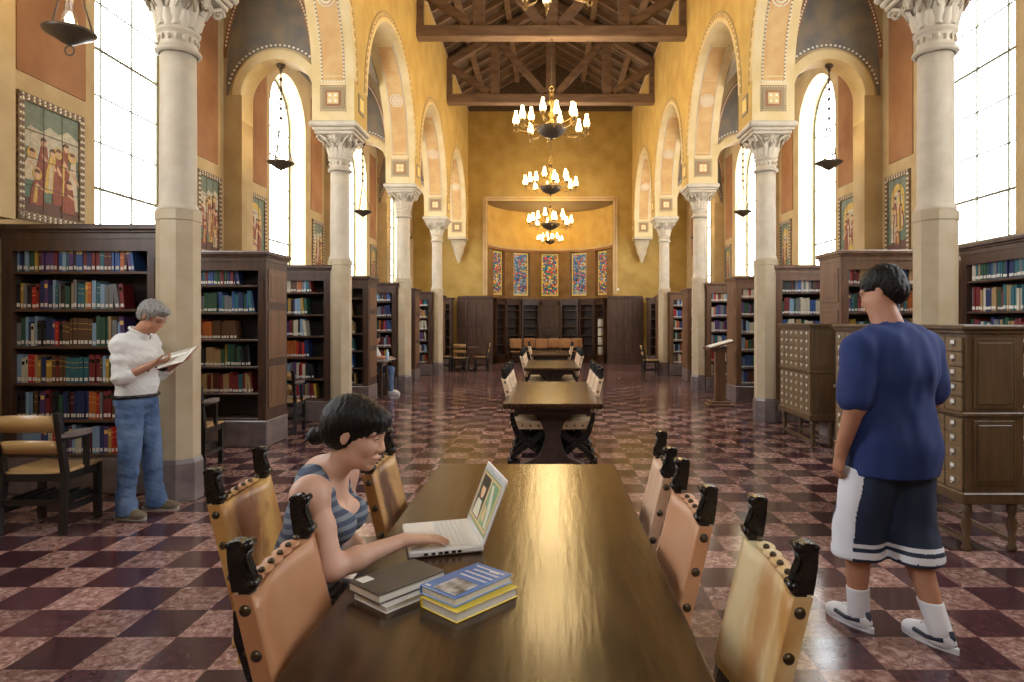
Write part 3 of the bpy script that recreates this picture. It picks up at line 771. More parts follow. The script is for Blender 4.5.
for s in (-1,1):
    n = 0
    for k, c in enumerate(COLY[:-1]):
        wy = winys[k]
        for j, (a, b) in enumerate(((c+.30, wy-WR-.2), (wy+WR+.36, c+BAY-.42))):
            if b < 6 : continue
            n += 1
            if n > 7: continue
            lab = {(-1,1):'large tile mural of robed figures under the hanging lamp, behind the reading man'}.get((s,n)) or '%s tile mural counted from the near end of the %s aisle wall' % (ordw(n-1), side_w[s])
            mural(NX+s*XW, s, a, b, 2.55, 3.76, lab, s > 0 or n in (3,6), n+(3 if s > 0 else 0))
# ---------------------------------------------------------------- bookcases
SHZ = [2.035, 1.69, 1.35, 1.01, .675, .36]      # shelf tops
CASE_H = 2.46
def bookcase(label, x0, x1, yf, depth, inner, wood='wood', panels=False, group='bookcases of the alcoves', kind_name='bookcase', H=CASE_H, shz=SHZ, rz=0, loc=None):
    """front faces -y of its own frame; inner = +1/-1: which end faces the nave (0: none)"""
    W = x1-x0; t = thing(kind_name, label, 'bookcase', loc or ((x0+x1)/2, yf, 0), rz, group)
    st = .10; h = W/2
    mb = MB(); mb.bb(-h-.012,h+.012,-.012,depth+.012,0,.33,bev=.012); mb.build('stone_base', M['greymarble'], t)
    mb = MB()
    mb.bb(-h,-h+st,0,depth,.33,H-.1,0); mb.bb(h-st,h,0,depth,.33,H-.1,0)
    mb.bb(-h+st,h-st,0,.03,H-.24,H-.1,0); mb.bb(-h+st,h-st,.02,depth-.02,H-.14,H-.1,0)
    for x in (-h+st*.5, h-st*.5): mb.bb(x-.018,x+.018,-.006,.0,.5,H-.3,0)
    mb.build('carcass', M[wood], t)
    mb = MB()
    mb.bb(-h+st,h-st,depth/2-.01 if depth > .5 else depth-.04,depth/2+.01 if depth > .5 else depth-.02,.33,H-.14,0); mb.build('back_panel', M['woodin'], t)
    mb = MB(); mb.bb(-h-.01,h+.01,-.01,depth+.01,H-.13,H-.07,0); mb.bb(-h-.045,h+.045,-.045,depth+.045,H-.055,H,0,bev=.012); mb.bb(-h-.025,h+.025,-.025,depth+.025,H-.08,H-.05,0,bev=.01); mb.build('cornice', M[wood], t)
    for z in shz:
        mb = MB(); mb.bb(-h+st,h-st,.012,depth-.03,z-.026,z,0,bev=.004); mb.build('shelf', M['shelfm'], t)
    if panels and inner:
        mb = MB(); sx = inner; xx = sx*h
        for (a,b) in ((.48,1.0),(1.1,1.72),(1.82,2.24)):
            for q,(m0,d_) in enumerate(((.06,.012),(.085,.004),(.12,.016))):
                mb.bb(*sorted((xx, xx+sx*d_)), m0, depth-m0, a+m0-.06, b-m0+.06, 0, bev=.003)
        mb.build('end_panel', M['woodm' if wood == 'wood' else wood], t)
    return t
M['shelfm'] = pbr('shelf_edge_oak', (.07,.038,.022), .35, var=(.11,.06,.04), scale=10)

BC = dict(dark_red=(.17,.015,.018), maroon=(.08,.012,.014), navy=(.012,.025,.10), blue=(.03,.09,.28), teal=(.02,.12,.15), green=(.02,.075,.045), black=(.012,.012,.014), brown=(.10,.045,.02), tan=(.36,.24,.11), ochre=(.42,.26,.04), orange=(.42,.11,.02), grey=(.16,.16,.17), cream=(.55,.50,.38), red=(.42,.02,.015), pale_blue=(.22,.34,.48), purple=(.09,.04,.15))
BN = list(BC); BM = [pbr('book_cloth_'+n, c, .5) for n, c in BC.items()]
book_me = {}
def book_mesh(ci):
    if ci not in book_me:
        mb = MB()   # unit spine: width 1 in x, depth 1 in y, height 1
        mb.bb(-.5,.5,0,.04,0,1,0); mb.bb(-.5,-.42,.04,1,0,1,0); mb.bb(.42,.5,.04,1,0,1,0); mb.bb(-.42,.42,.04,.96,.015,.985,1)
        mb.bb(-.36,.36,-.012,0,.07,.20,2)
        if ci % 3 == 0: mb.bb(-.38,.38,-.006,0,.72,.86,3 if ci % 2 else 4)
        if ci % 3 == 1: mb.bb(-.42,.42,-.006,0,.80,.815,3); mb.bb(-.42,.42,-.006,0,.60,.615,3)
        book_me[ci] = mb.mesh('book', [BM[ci], M['paper'], M['label'], M['gold'], M['black']])
    return book_me[ci]
n_books = 0; rest = MB(); 
ADJ = {'dark_red':'dark red','pale_blue':'pale blue'}
def shelf_books(case, lx0, lx1, z, case_txt, shelf_txt, seed, pal=None, individual=True, from_right=False, fy=.05, hmax=.30, end_lean=True, tmul=1.):
    """row of books on one shelf; lx in the case's own frame"""
    global n_books
    rr = random.Random(seed); x = lx0; i = 0; Mx = Matrix.Translation(case.location) @ Matrix.Rotation(case.rotation_euler[2], 4, 'Z')
    pal = pal or BN; run = None
    base_h = rr.uniform(.225,.255)
    while True:
        if run is None or rr.random() < .72: run = rr.choice(pal); base_h = rr.uniform(.205,.268)
        w = rr.choice((.022,.026,.030,.034,.038,.045))*rr.uniform(.9,1.1)*tmul; h = min(hmax, base_h+rr.uniform(-.008,.012)); d = h*rr.uniform(.66,.76)
        if x+w > lx1: break
        lean = 0
        if end_lean and lx1-x < w*3.2: lean = rr.uniform(.08,.16)
        ci = BN.index(run); fyj = fy+rr.uniform(-.006,.012)
        if lean: x += h*math.sin(lean)*.55*(1 if i and not getattr(shelf_books,'pl',0) else 0); shelf_books.pl = 1
        else: shelf_books.pl = 0
        L = Mx @ Matrix.Translation((x+w/2, fyj, z+.001)) @ Matrix.Rotation(-lean, 4, 'Y') @ Matrix.Diagonal((w*.96, d, h, 1))
        if lean: L = Mx @ Matrix.Translation((x+w/2, fyj, z+.001+w/2*math.sin(lean))) @ Matrix.Rotation(-lean, 4, 'Y') @ Matrix.Diagonal((w*.96, d, h, 1))
        if individual and n_books < 300:
            o = bpy.data.objects.new('book', book_mesh(ci)); COL.objects.link(o)
            o.matrix_world = L
            cn_ = ADJ.get(run, run)
            tag(o, '%s book, %s from the left, %s shelf, %s' % (cn_, ordw(i), shelf_txt, case_txt), 'book', 'books, '+case_txt)
            n_books += 1
        else:
            rest.T = L; rest.bb(-.5,.5,0,1,0,1,ci); rest.bb(-.4,.4,-.02,.0,.07,.2,len(BN)); rest.T = None
        x += w+(.001 if not lean else .004); i += 1
    return i
SHN = ['top','second','third','fourth','fifth','bottom']
def X_(s, u): return NX+s*u
# left column cases ---------------------------------------------------
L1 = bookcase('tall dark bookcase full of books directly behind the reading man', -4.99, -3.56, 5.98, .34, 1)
for i,(z,f) in enumerate(zip(SHZ, (.90,.82,.84,.86,.86,.86))):
    shelf_books(L1, -.615, -.615+1.23*f, z, 'case behind the reading man', SHN[i], 100+i, fy=.045)
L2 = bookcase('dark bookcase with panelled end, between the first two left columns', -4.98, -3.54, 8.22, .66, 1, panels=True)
R2 = bookcase('brown panelled-end bookcase behind the blue-shirted man', NX+3.54, NX+5.06, 8.10, .62, -1, wood='woodm', panels=True)
for i in (0,1): shelf_books(R2, -.65, .62, SHZ[i], 'case behind the walking man', SHN[i], 300+i, end_lean=False, fy=.045)
pals = {0:['teal','blue','dark_red','navy','green'],1:['navy','teal','blue','grey','green'],2:['brown','maroon','orange','dark_red','brown'],3:['ochre','brown','tan','black','green'],4:['dark_red','dark_red','maroon','ochre','teal','tan'],5:BN}
for i,f in enumerate((.81,.97,.80,.92,.97)): shelf_books(L2, -.61, -.61+1.22*f, SHZ[i], 'case with panelled end, second alcove', SHN[i], 201+i, pal=pals[i], fy=.045)
for i in (2,3,4,5): shelf_books(R2, -.65, .62, SHZ[i], '', '', 310+i, individual=False, fy=.045)
# wall case on the right under the big window, facing the nave
RW = bookcase('bookcase along the right wall under the big bright window', -.9, .9, 0, .32, 0, wood='wood', loc=(4.80, 6.72, 0), rz=-PI/2)
for i in range(6): shelf_books(RW, -.78, .78, SHZ[i], 'case under the right window', SHN[i], 400+i, individual=False, fy=.045, pal=['green','teal','cream','grey','tan','navy','dark_red'], tmul=1.2)
# further cases: (side, y, depth, label)
far = []
ys = {0:(10.28,.4,'column'),1:(12.66,.66,'mid'),2:(14.75,.4,'column'),3:(17.1,.66,'mid'),4:(19.2,.4,'column'),5:(21.5,.66,'mid')}
names = ['third','fourth','fifth','sixth','seventh','eighth']
for s in (-1,1):
    for q,(y,d,kd) in ys.items():
        a, b = sorted((X_(s,3.50 if kd == 'column' else 3.56), X_(s,5.06)))
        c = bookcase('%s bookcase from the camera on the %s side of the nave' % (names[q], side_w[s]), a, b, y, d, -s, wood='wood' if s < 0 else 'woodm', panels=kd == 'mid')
        for i in range(6):
            rr = random.Random(q*10+i+s)
            W = b-a-.22
            f = (.87,.81,.82,.84,.92,.92)[i] if s < 0 and q == 0 else rr.uniform(.6,.85) if s < 0 else rr.uniform(.9,1)
            if q == 1 and s < 0: f = rr.uniform(.75,.97) if i else 0
            if s < 0 and q >= 3: f = rr.uniform(.3,.6)
            if q == 3 and s < 0: f = 0
            if f: 
                x0_ = -W/2; 
                if s < 0 and q in (2,4,5): x0_ = W/2-W*f*.9
                shelf_books(c, x0_, x0_+W*f*(.9 if s < 0 and q in (2,4,5) else 1), SHZ[i], '', '', q*31+i*7+s*5+50, individual=False, fy=.045, pal=BN if s < 0 else BN+['cream','cream','pale_blue','grey','blue','cream'], tmul=1.15)
o = rest.build('shelved_books', BM+[M['label']]); o['kind'] = 'stuff'; tag(o, 'rows of many coloured books on the more distant bookcase shelves', 'books')

# ---------------------------------------------------------------- apse furniture
def apse_case(phi, w, label, lit=False, door=False):
    r = RA-.34; c = apse_pt(phi, r, 0)
    t = thing('built_in_bookcase', label, 'bookcase', c, -phi, 'dark bookcases in the apse')
    mb = MB(); h = w/2; H = 2.5
    mb.bb(-h,-h+.07,0,.26,0,H-.06); mb.bb(h-.07,h,0,.26,0,H-.06); mb.bb(-h,h,0,.26,0,.3); mb.bb(-h,h,.0,.26,H-.25,H-.1); mb.bb(-h-.0,h+.0,-.03,.26,H-.1,H); mb.build('carcass', M['wood'], t)
    mb = MB(); mb.bb(-h+.07,h-.07,.2,.24,.3,H-.25); mb.build('back_panel', M['woodin'], t)
    if door:
        mb = MB(); mb.bb(-h+.07,h-.07,.04,.08,.3,H-.25); 
        for z in (.5,1.4): mb.bb(-h+.16,h-.16,.02,.05,z,z+.75,bev=.01)
        mb.build('door_panel', M['wood'], t)
    else:
        for z in (.68,1.03,1.38,1.73,2.05):
            mb = MB(); mb.bb(-h+.07,h-.07,.02,.2,z-.022,z); mb.build('shelf', M['shelfm'], t)
    return t
for i, a in enumerate((-67,-45,-22.5,0,22.5,45,67)):
    w = .77
    apse_case(math.radians(a*.98), w, '%s dark built-in bookcase from the left in the round apse' % ordw(i), door=(i == 3))
# cream volumes in the right end of the apse
for i in range(4):
    c = apse_pt(math.radians(67*.98), RA-.34+.03, 0)
    mb = MB(); mb.bb(-.1,.12,0,.15,0,.30,0,bev=.01); mb.bb(-.105,.125,-.004,.15,.02,.04,1)
    o = mb.build('box_file', [M['mc'] if 'mc' in M else M['label'], M['gold']]); o.location = (c[0]-.02, c[1], [.682,1.032,1.382,.302][i]); o.rotation_euler = (0,0,-math.radians(67*.98))
    tag(o, 'cream box file standing on the %s shelf of the last apse bookcase' % ['second lowest','middle','fourth','lowest'][i], 'box file', 'cream box files in the apse')
# wainscot each side of the apse mouth
for s in (-1,1):
    t = thing('wood_panelling', 'tall dark wood panelling on the end wall, %s of the apse opening' % side_w[s], 'panelling', (NX+s*2.92, ye-.02, 0), 0, 'end wall panelling')
    w = 1.0
    mb = MB(); mb.bb(-w/2-.02,w/2+.3*1,-.08,0,0,2.5) if s < 0 else mb.bb(-w/2-.3,w/2+.02,-.08,0,0,2.5); mb.bb(-w/2-.3*(s>0),w/2+.3*(s<0),-.12,0,2.44,2.54,bev=.015); mb.bb(-w/2-.3*(s>0),w/2+.3*(s<0),-.11,0,0,.3); mb.build('panel_board', M['wood'], t)
    for x in (-.33,0,.33):
        for (a,b) in ((.38,1.3),(1.4,2.36)):
            mb = MB(); mb.bb(x-.13,x+.13,-.1,-.07,a,b,bev=.012); mb.build('raised_panel', M['wood'], t)
    c = bookcase('low-lit bookcase against the end wall of the %s aisle' % side_w[s], *sorted((X_(s,3.55),X_(s,4.9))), 23.7, .4, -s, wood='wood')
mb = MB(); mb.bb(-.04,.04,-.02,0,-.04,.04,bev=.006); mb.bb(-.02,.02,-.026,-.02,-.015,.015); o = mb.build('thermostat', M['label']); o.location = (NX+2.52, ye-.032, 2.78); tag(o, 'small pale box on the end wall beside the apse opening', 'wall box')

# ---------------------------------------------------------------- card catalogues
def catalogue(label, x, y0, y1, depth, ncol):
    t = thing('card_catalogue', label, 'card catalogue', (x, y0, 0), 0, 'oak card catalogues'); L = y1-y0
    mb = MB(); mb.bb(.012,depth,0,L,.40,1.50,0)
    mb.build('body', M['cat'], t)
    mb = MB(); mb.bb(-.03,depth+.03,-.03,L+.03,1.515,1.55,0,bev=.01); mb.bb(-.012,depth+.012,-.012,L+.012,1.49,1.515,0,bev=.005); mb.build('top_board', M['cat'], t)
    mb = MB(); mb.bb(-.02,depth+.01,-.015,L+.015,.925,.955,0,bev=.006); mb.build('middle_rail', M['cat'], t)
    mb = MB(); mb.bb(-.02,depth+.01,-.015,L+.015,.33,.41,0,bev=.01); mb.build('base_rail', M['cat'], t)
    mb = MB()
    for (a,b) in ((.46,.9),(.98,1.46)): 
        mb.bb(.06,depth-.06,-.010,0,a,b,0,bev=.003); mb.bb(.085,depth-.085,-.018,0,a+.03,b-.03,0,bev=.004)
    mb.build('end_panel', M['cat'], t)
    legp = [(.028,.0),(.035,.02),(.022,.05),(.03,.08),(.02,.1),(.034,.17),(.036,.2),(.02,.24),(.03,.26),(.034,.28),(.034,.34)]
    lm = MB(); lm.lathe(legp, n=14); lme = lm.mesh('leg', [M['cat']])
    ly = [.05, L-.05] if L < 1.4 else [.05, L/2, L-.05]
    for q in ly:
        for xx in (.045, depth-.045): part('leg', lme, t, (xx, q, 0))
    for a in ((.03,.06),(depth-.06,depth-.03)): mb = MB(); mb.bb(*a,.05,L-.05,.055,.085); mb.build('stretcher', M['cat'], t)
    cw = (L-.03)/ncol
    dr = MB(); g = .006; dr.bb(-.008,.012,-cw/2+g,cw/2-g,-.0485,.0485,0,bev=.004); drm = dr.mesh('drawer', [M['catd']])
    lb = MB(); lb.bb(-.014,-.008,-.026,.026,.0,.032,0); lb.bb(-.0155,-.013,-.02,.02,.005,.027,1); lb.bb(-.026,-.008,-.012,.012,-.012,-.002,0,bev=.003); lbm = lb.mesh('label_holder', [M['steel'], M['white']])
    for r in range(10):
        z = (.98+.1065*r+.01 if r < 5 else .42+.1*(r-5)+.042)
        z = (1.005+.1025*r) if r < 5 else (.462+.0985*(r-5))
        for c in range(ncol):
            d = part('drawer', drm, t, (0, .015+cw*(c+.5), z)); part('label_holder', lbm, d)
    return t
catalogue('smaller oak card catalogue on turned legs beside the second right column', 3.29, 8.2, 9.28, .315, 6)
catalogue('large oak card catalogue behind the walking man, its end panel facing the camera', 2.83, 4.45, 6.45, .40, 10)

# ---------------------------------------------------------------- lectern with an open book
t = thing('lectern', 'slim dark wooden lectern standing alone near the right bookcases', 'lectern', (3.22, 12.3, 0), 0)
mb = MB(); mb.bb(-.24,.24,-.2,.2,0,.05,bev=.012); mb.bb(-.18,.18,-.15,.15,.05,.09,bev=.01); mb.build('base', M['woodm'], t)
mb = MB(); mb.bb(-.09,.09,-.07,.07,.09,1.08,bev=.01); mb.bb(-.11,.11,-.09,.09,1.0,1.08,bev=.01); mb.build('post', M['woodm'], t)
mt = Matrix.Translation((0,0,1.14)) @ Matrix.Rotation(-.28,4,'Y') 
mb = MB(); mb.T = mt; mb.bb(-.26,.26,-.2,.2,-.012,.012,bev=.004); mb.bb(-.27,-.25,-.2,.2,-.012,.035); mb.T = None; mb.build('slanted_top', M['woodm'], t)
def open_book(name, label, mw, w, h, cover, th=.02, cat='book'):
    """open book: spine along local y, pages facing +z"""
    mb = MB(); n = 8
    for s in (-1,1):
        vs = []; fs = []
        for i in range(n+1):
            x = s*w*i/n; z = th*(1-((i/n)-.25)**2*1.2)*(1 if i else .35)
            vs += [(x,-h/2,z),(x,h/2,z),(x,-h/2,-.0),(x,h/2,-.0)]
        for i in range(n):
            a = i*4; b = a+4
            fs += [[a,a+1,b+1,b],[a,b,b+2,a+2],[a+1,a+3,b+3,b+1]]
        fs.append([n*4,n*4+1,n*4+3,n*4+2]); mb.add(vs, fs, 0, False)
    t = thing(name, label, cat, mw.translation); t.matrix_world = mw
    mb.build('pages', M['pagew'], t)
    mb = MB(); mb.bb(-w-.006,w+.006,-h/2-.005,h/2+.005,-.006,-.001); mb.build('cover', cover, t)
    mb = MB()
    for s in (-1,1):
        for k in range(14):
            y = h*.42-h*.84*k/13; x0_ = s*w*.12; x1_ = s*w*(.88 if k % 5 else .6)
            pts = []
            for q in np.linspace(x0_, x1_, 5):
                f = abs(q)/w; pts.append((q, y, th*(1-(f-.25)**2*1.2)+.0006))
            for a, b in zip(pts, pts[1:]): mb.add([(a[0],a[1]-.0012,a[2]),(b[0],b[1]-.0012,b[2]),(b[0],b[1]+.0012,b[2]),(a[0],a[1]+.0012,a[2])], [[0,1,2,3]], 0)
    mb.build('printed_lines', M['ink'], t)
    return t
M['pagew'] = pbr('white_pages', (.78,.75,.66), .6); M['ink'] = pbr('print_ink', (.25,.24,.22), .7)
open_book('open_book', 'large open book lying on the slanted top of the lectern', Matrix.Translation((3.22,12.3,1.158)) @ Matrix.Rotation(-.28,4,'Y') @ Matrix.Rotation(PI/2,4,'Z'), .17, .44, M['black'], .03)

# ---------------------------------------------------------------- library tables of the nave
def table_proto():
    t = thing('library_table', None, 'table', (0,0,0), 0, 'long library tables down the nave')
    W, L = 1.0, 2.44
    mb = MB(); mb.bb(-W/2,W/2,0,L,.722,.76,bev=.007); mb.bb(-W/2+.015,W/2-.015,.015,L-.015,.705,.722,bev=.004); mb.build('tabletop', M['tabletop'], t)
    mb = MB(); mb.bb(-W/2+.13,W/2-.13,.16,.19,.63,.705); mb.bb(-W/2+.13,W/2-.13,L-.19,L-.16,.63,.705)
    for s in (-1,1): mb.bb(*sorted((s*(W/2-.13),s*(W/2-.16))),.16,L-.16,.63,.705)
    mb.build('apron', M['tableleg'], t)
    half = [(.0,.64),(.22,.64),(.22,.60),(.16,.56),(.12,.50),(.085,.40),(.08,.34),(.10,.26),(.13,.18),(.17,.13),(.27,.09),(.34,.06),(.34,.0),(.0,.0)]
    for yy in (.48, L-.48):
        mb = MB()
        mb.prism([(a,b) for a,b in half], lambda u,v,w: (u,w,v), yy-.05, yy+.05); mb.prism([(-a,b) for a,b in half], lambda u,v,w: (u,w,v), yy-.05, yy+.05)
        mb.bb(-.05,.05,yy-.065,yy+.065,.05,.62,bev=.01); mb.bb(-.36,.36,yy-.07,yy+.07,0,.05,bev=.01)
        mb.build('pedestal', M['tableleg'], t)
    mb = MB(); mb.bb(-.04,.04,.5,L-.5,.20,.30,bev=.01); mb.build('stretcher', M['tableleg'], t)
    return t
T0 = table_proto(); T0.location = (-.12, 1.30, 0); T0['label'] = 'long polished walnut table with the laptop and books on it'
for x, y, lab in ((.05,6.48,'second walnut table down the nave, chairs along both sides, bare top'),(.07,11.5,'third table down the nave, partly hidden by the second'),(.07,16.2,'fourth table, farthest of the long tables, before the row of tan chair backs')):
    c = dup(T0); c.location = (x, y, 0); c['label'] = lab

# ---------------------------------------------------------------- leather chairs
def chair_proto(lm, label, seed=0, group='leather-backed chairs at the long tables', individual_nails=True):
    """faces +x; origin on the floor under the seat's centre"""
    t = thing('leather_chair', label, 'chair', (0,0,0), 0, group)
    hw = .20
    def side(y):
        # back post that sweeps forward to the front foot
        mb = MB(); pts = [(-.277,.955),(-.243,.80),(-.200,.62),(-.185,.48),(-.14,.35),(-.02,.23),(.10,.13),(.17,.06)]
        w = [.013,.013,.015,.028,.034,.03,.027,.025]
        vs = []; n = len(pts)
        for i,(a,b) in enumerate(pts):
            p0 = Vector(pts[max(i-1,0)]); p1 = Vector(pts[min(i+1,n-1)]); d = (p1-p0).normalized(); nn = Vector((-d[1],d[0]))
            for q,yy in ((1,y-.018),(1,y+.018),(-1,y+.018),(-1,y-.018)): vs.append((a+nn[0]*w[i]*q, yy, b+nn[1]*w[i]*q))
        fs = [[0,1,2,3],[(n-1)*4+k for k in range(4)][::-1]]
        for i in range(n-1):
            for q in range(4): fs.append([i*4+q,i*4+(q+1)%4,i*4+4+(q+1)%4,i*4+4+q])
        mb.add(vs, fs)
        mb.lathe([(0,-.02),(.032,-.018),(.04,0),(.032,.018),(0,.02)], n=14); 
        # turn last lathe into the scrolled foot
        k = 5*14
        for j in range(len(mb.v)-k, len(mb.v)):
            vx, vy, vz = mb.v[j]; mb.v[j] = (.185+vx, y+vz, .042+vy)
        mb.bb(.13,.22,y-.02,y+.02,.0,.02)
        mb.build('leg', M['black'], t)
        mb = MB(); pts = [(.235,.455),(.20,.40),(.10,.30),(0,.225),(-.10,.15),(-.19,.07)]; w = [.026,.03,.034,.032,.028,.025]
        vs = []; n = len(pts)
        for i,(a,b) in enumerate(pts):
            p0 = Vector(pts[max(i-1,0)]); p1 = Vector(pts[min(i+1,n-1)]); d = (p1-p0).normalized(); nn = Vector((-d[1],d[0]))
            for q,yy in ((1,y-.015),(1,y+.015),(-1,y+.015),(-1,y-.015)): vs.append((a+nn[0]*w[i]*q, yy*.93, b+nn[1]*w[i]*q))
        fs = [[0,1,2,3],[(n-1)*4+k for k in range(4)][::-1]]
        for i in range(n-1):
            for q in range(4): fs.append([i*4+q,i*4+(q+1)%4,i*4+4+(q+1)%4,i*4+4+q])
        mb.add(vs, fs)
        mb.lathe([(0,-.02),(.032,-.018),(.04,0),(.032,.018),(0,.02)], n=14)
        for j in range(len(mb.v)-70, len(mb.v)):
            vx, vy, vz = mb.v[j]; mb.v[j] = (-.205+vx, y*.93+vz, .042+vy)
        mb.bb(-.24,-.15,y*.93-.02,y*.93+.02,.0,.02)
        mb.build('leg', M['black'], t)
    for s in (-1,1): side(s*hw)
    # carved bracket finials
    pr = [(-.030,.945),(.026,.945),(.030,.965),(.018,.985),(.022,1.005),(.008,1.035),(.000,1.065),(.006,1.09),(.012,1.105),(.006,1.13),(-.012,1.142),(-.034,1.138),(-.044,1.12),(-.042,1.06),(-.036,1.0)]
    for s in (-1,1):
        mb = MB(); G = lambda a,b: (-.277+a*.85, b) if b < .94 else (-.277+a*.85, .945+(b-.945)*.60)
        mb.prism([G(a,b) for a,b in pr], lambda u,v,w: (u,w,v), s*hw-.019, s*hw+.019)
        mb.tube([(-.277+.006,s*hw-.021,1.05),(-.277+.006,s*hw+.021,1.05)], .012, 8); mb.tube([(-.277+.019,s*hw-.021,.961),(-.277+.019,s*hw+.021,.961)], .012, 8)
        for q in (-.011,0,.011): mb.tube([(-.277+.008,s*hw+q,1.04),(-.277+.003,s*hw+q,1.02),(-.277+.012,s*hw+q,.997),(-.277+.02,s*hw+q,.97)], .005, 5)
        mb.tube([(-.277-.033,s*hw-.020,1.052),(-.277-.033,s*hw+.020,1.052)], .007, 6)
        mb.build('finial', M['black'], t)
    # leather back: a sling wrapped round both posts, gently hollow
    mb = MB(); ny, nz = 14, 8; T_ = .020
    def bp(i, j, side_):
        v = -1+2*i/ny; q = j/nz; z = .575+.365*q
        xb = -.190-.088*q; bow = -.024*max(0, 1-(v/.78)**2)
        ztop = -.010*(1-abs(v)**3)*(1 if j == nz else 0)
        yy = v*(hw+.024)
        th = .024
        return (xb+bow+side_*th*(1 if abs(v) < .999 else .9), yy, z+ztop)
    for sd in (-1,1):
        base = [bp(i,j,sd) for j in range(nz+1) for i in range(ny+1)]
        mb.add(base, [[j*(ny+1)+i, j*(ny+1)+i+1, (j+1)*(ny+1)+i+1, (j+1)*(ny+1)+i] for j in range(nz) for i in range(ny)], 0, True)
    q = (ny+1)*(nz+1)
    fs = []
    for i in range(ny):
        fs.append([i,i+1,q+i+1,q+i]); a = nz*(ny+1); fs.append([a+i,a+i+1,q+a+i+1,q+a+i])
    for j in range(nz):
        for i in (0, ny): fs.append([j*(ny+1)+i,(j+1)*(ny+1)+i,q+(j+1)*(ny+1)+i,q+j*(ny+1)+i])
    n0 = len(mb.v)-2*q
    for f in fs: mb.f.append([n0+k for k in f]); mb.mi.append(0); mb.sm.append(False)
    # scalloped folded edge along the top
    for k in range(5):
        v = (-.62+1.24*k/4)*(hw); mb.ball((-.275-.018, v, .940), (.026,.040,.008), 0, 10, 6)
    back = mb.build('backrest', lm, t)
    NN = []
    if individual_nails:
        nb = MB(); nb.ball((0,0,0), (.014,.009,.014), 0, 12, 7); n1 = nb.mesh('nail_head', [M['bronze']])
        nb = MB(); nb.ball((0,0,0), (.010,.010,.008), 0, 8, 5); n2 = nb.mesh('nail_head', [M['bronze']])
        for s in (-1,1):
            for z in (.905,.80,.69,.60): part('nail_head', n1, back, (-.190-.088*(z-.575)/.365, s*(hw+.024), z))
        for k in range(6): part('nail_head', n2, back, (-.285, (-.76+1.52*k/5)*hw, .950))
    mb = MB()
    for s in (-1,1):
        for z in (.905,.80,.69,.60): mb.ball((-.190-.088*(z-.575)/.365, s*(hw+.024), z), (.014,.009,.014), 0, 10, 6)
    for k in range(6):
        v = (-.76+1.52*k/5)*hw; mb.ball((-.285, v, .950), (.010,.010,.008), 0, 8, 5)
    if not individual_nails: mb.build('nail_trim', M['bronze'], back)
    # slung seat
    mb = MB(); nx_, ny_ = 8, 10; g = []
    for sd in (0,1):
        for j in range(ny_+1):
            for i in range(nx_+1):
                u = i/nx_; v = -1+2*j/ny_; g.append((-.22+.45*u, v*(hw+.012), .475-.035*(1-v*v)*(1-(2*u-1)**2*.3)-sd*.035))
    m_ = (nx_+1)*(ny_+1); fs = []
    for sd in (0,1): fs += [[sd*m_+j*(nx_+1)+i, sd*m_+j*(nx_+1)+i+1, sd*m_+(j+1)*(nx_+1)+i+1, sd*m_+(j+1)*(nx_+1)+i] for j in range(ny_) for i in range(nx_)]
    for i in range(nx_):
        for j in (0,ny_): fs.append([j*(nx_+1)+i,j*(nx_+1)+i+1,m_+j*(nx_+1)+i+1,m_+j*(nx_+1)+i])
    for j in range(ny_):
        for i in (0,nx_): fs.append([j*(nx_+1)+i,(j+1)*(nx_+1)+i,m_+(j+1)*(nx_+1)+i,m_+j*(nx_+1)+i])
    mb.add(g, fs, 0, True); 
    for s in (-1,1): mb.bb(-.2,.22,*sorted((s*(hw+.006),s*(hw+.014))),.385,.455)
    seat = mb.build('seat', lm, t)
    mb = MB()
    for s in (-1,1):
        for k in range(5): mb.ball((-.17+.09*k, s*(hw+.016), .425), (.012,.008,.012), 0, 8, 5)
    mb.build('nail_trim', M['bronze'], seat)
    for a in ((.155,.185,-hw,hw,.03,.06),(-.22,-.19,-hw*.93,hw*.93,.03,.06),(-.02,.02,-hw,hw,.215,.245)): mb = MB(); mb.bb(*a); mb.build('stretcher', M['black'], t)
    return t
LM = [leather('rose_tan_leather', (.47,.22,.105), (.54,.27,.14), (.43,.20,.09), .38, 2.2, seed=1),
      leather('stained_yellow_leather', (.20,.062,.022), (.50,.24,.075), (.58,.34,.11), .36, 3.2, (.30,.45), seed=2, stretch=(1,1,.7), stain=((.12,.03,.018),(-.02,.82),(.17,.20),.85)),
      leather('dark_marked_tan_leather', (.11,.038,.018), (.50,.27,.10), (.60,.34,.13), .4, 3.0, (.25,.45), seed=5, stain=((.09,.028,.02),(-.0,.78),(.13,.20),.9)),
      leather('cream_leather', (.56,.28,.075), (.72,.52,.25), (.80,.65,.38), .4, 3.4, (.28,.45), seed=4, stain=((.50,.19,.04),(.02,.76),(.10,.24),.6)),
      leather('peach_leather', (.60,.30,.16), (.66,.36,.21), (.58,.28,.15), .42, 2.2, seed=8),
      leather('pale_pink_leather', (.66,.42,.27), (.72,.49,.34), (.66,.40,.25), .42, 2.2, seed=9)]
chairs = [
 (0, (-.435,1.74), .03, 'rose tan leather chair, front of the view at the left table edge'),
 (1, (-.880,2.485), .03, 'yellow and brown stained leather chair under the seated woman'),
 (2, (-.475,2.93), .02, 'tan leather chair with dark burn-like stain beyond the woman'),
 (3, (.315,1.73), PI-.04, 'cream leather chair with orange streaks, front of the view at the right'),
 (4, (.21,2.24), PI, 'peach orange leather chair, middle of the three on the table\'s right'),
 (5, (.225,2.88), PI-.08, 'pale pink leather chair, last of the three on the table\'s right')]
CH = []
for li, (x,y), rz, lab in chairs:
    c = chair_proto(LM[li], lab); c.location = (x,y,0); c.rotation_euler = (0,0,rz); CH.append(c)
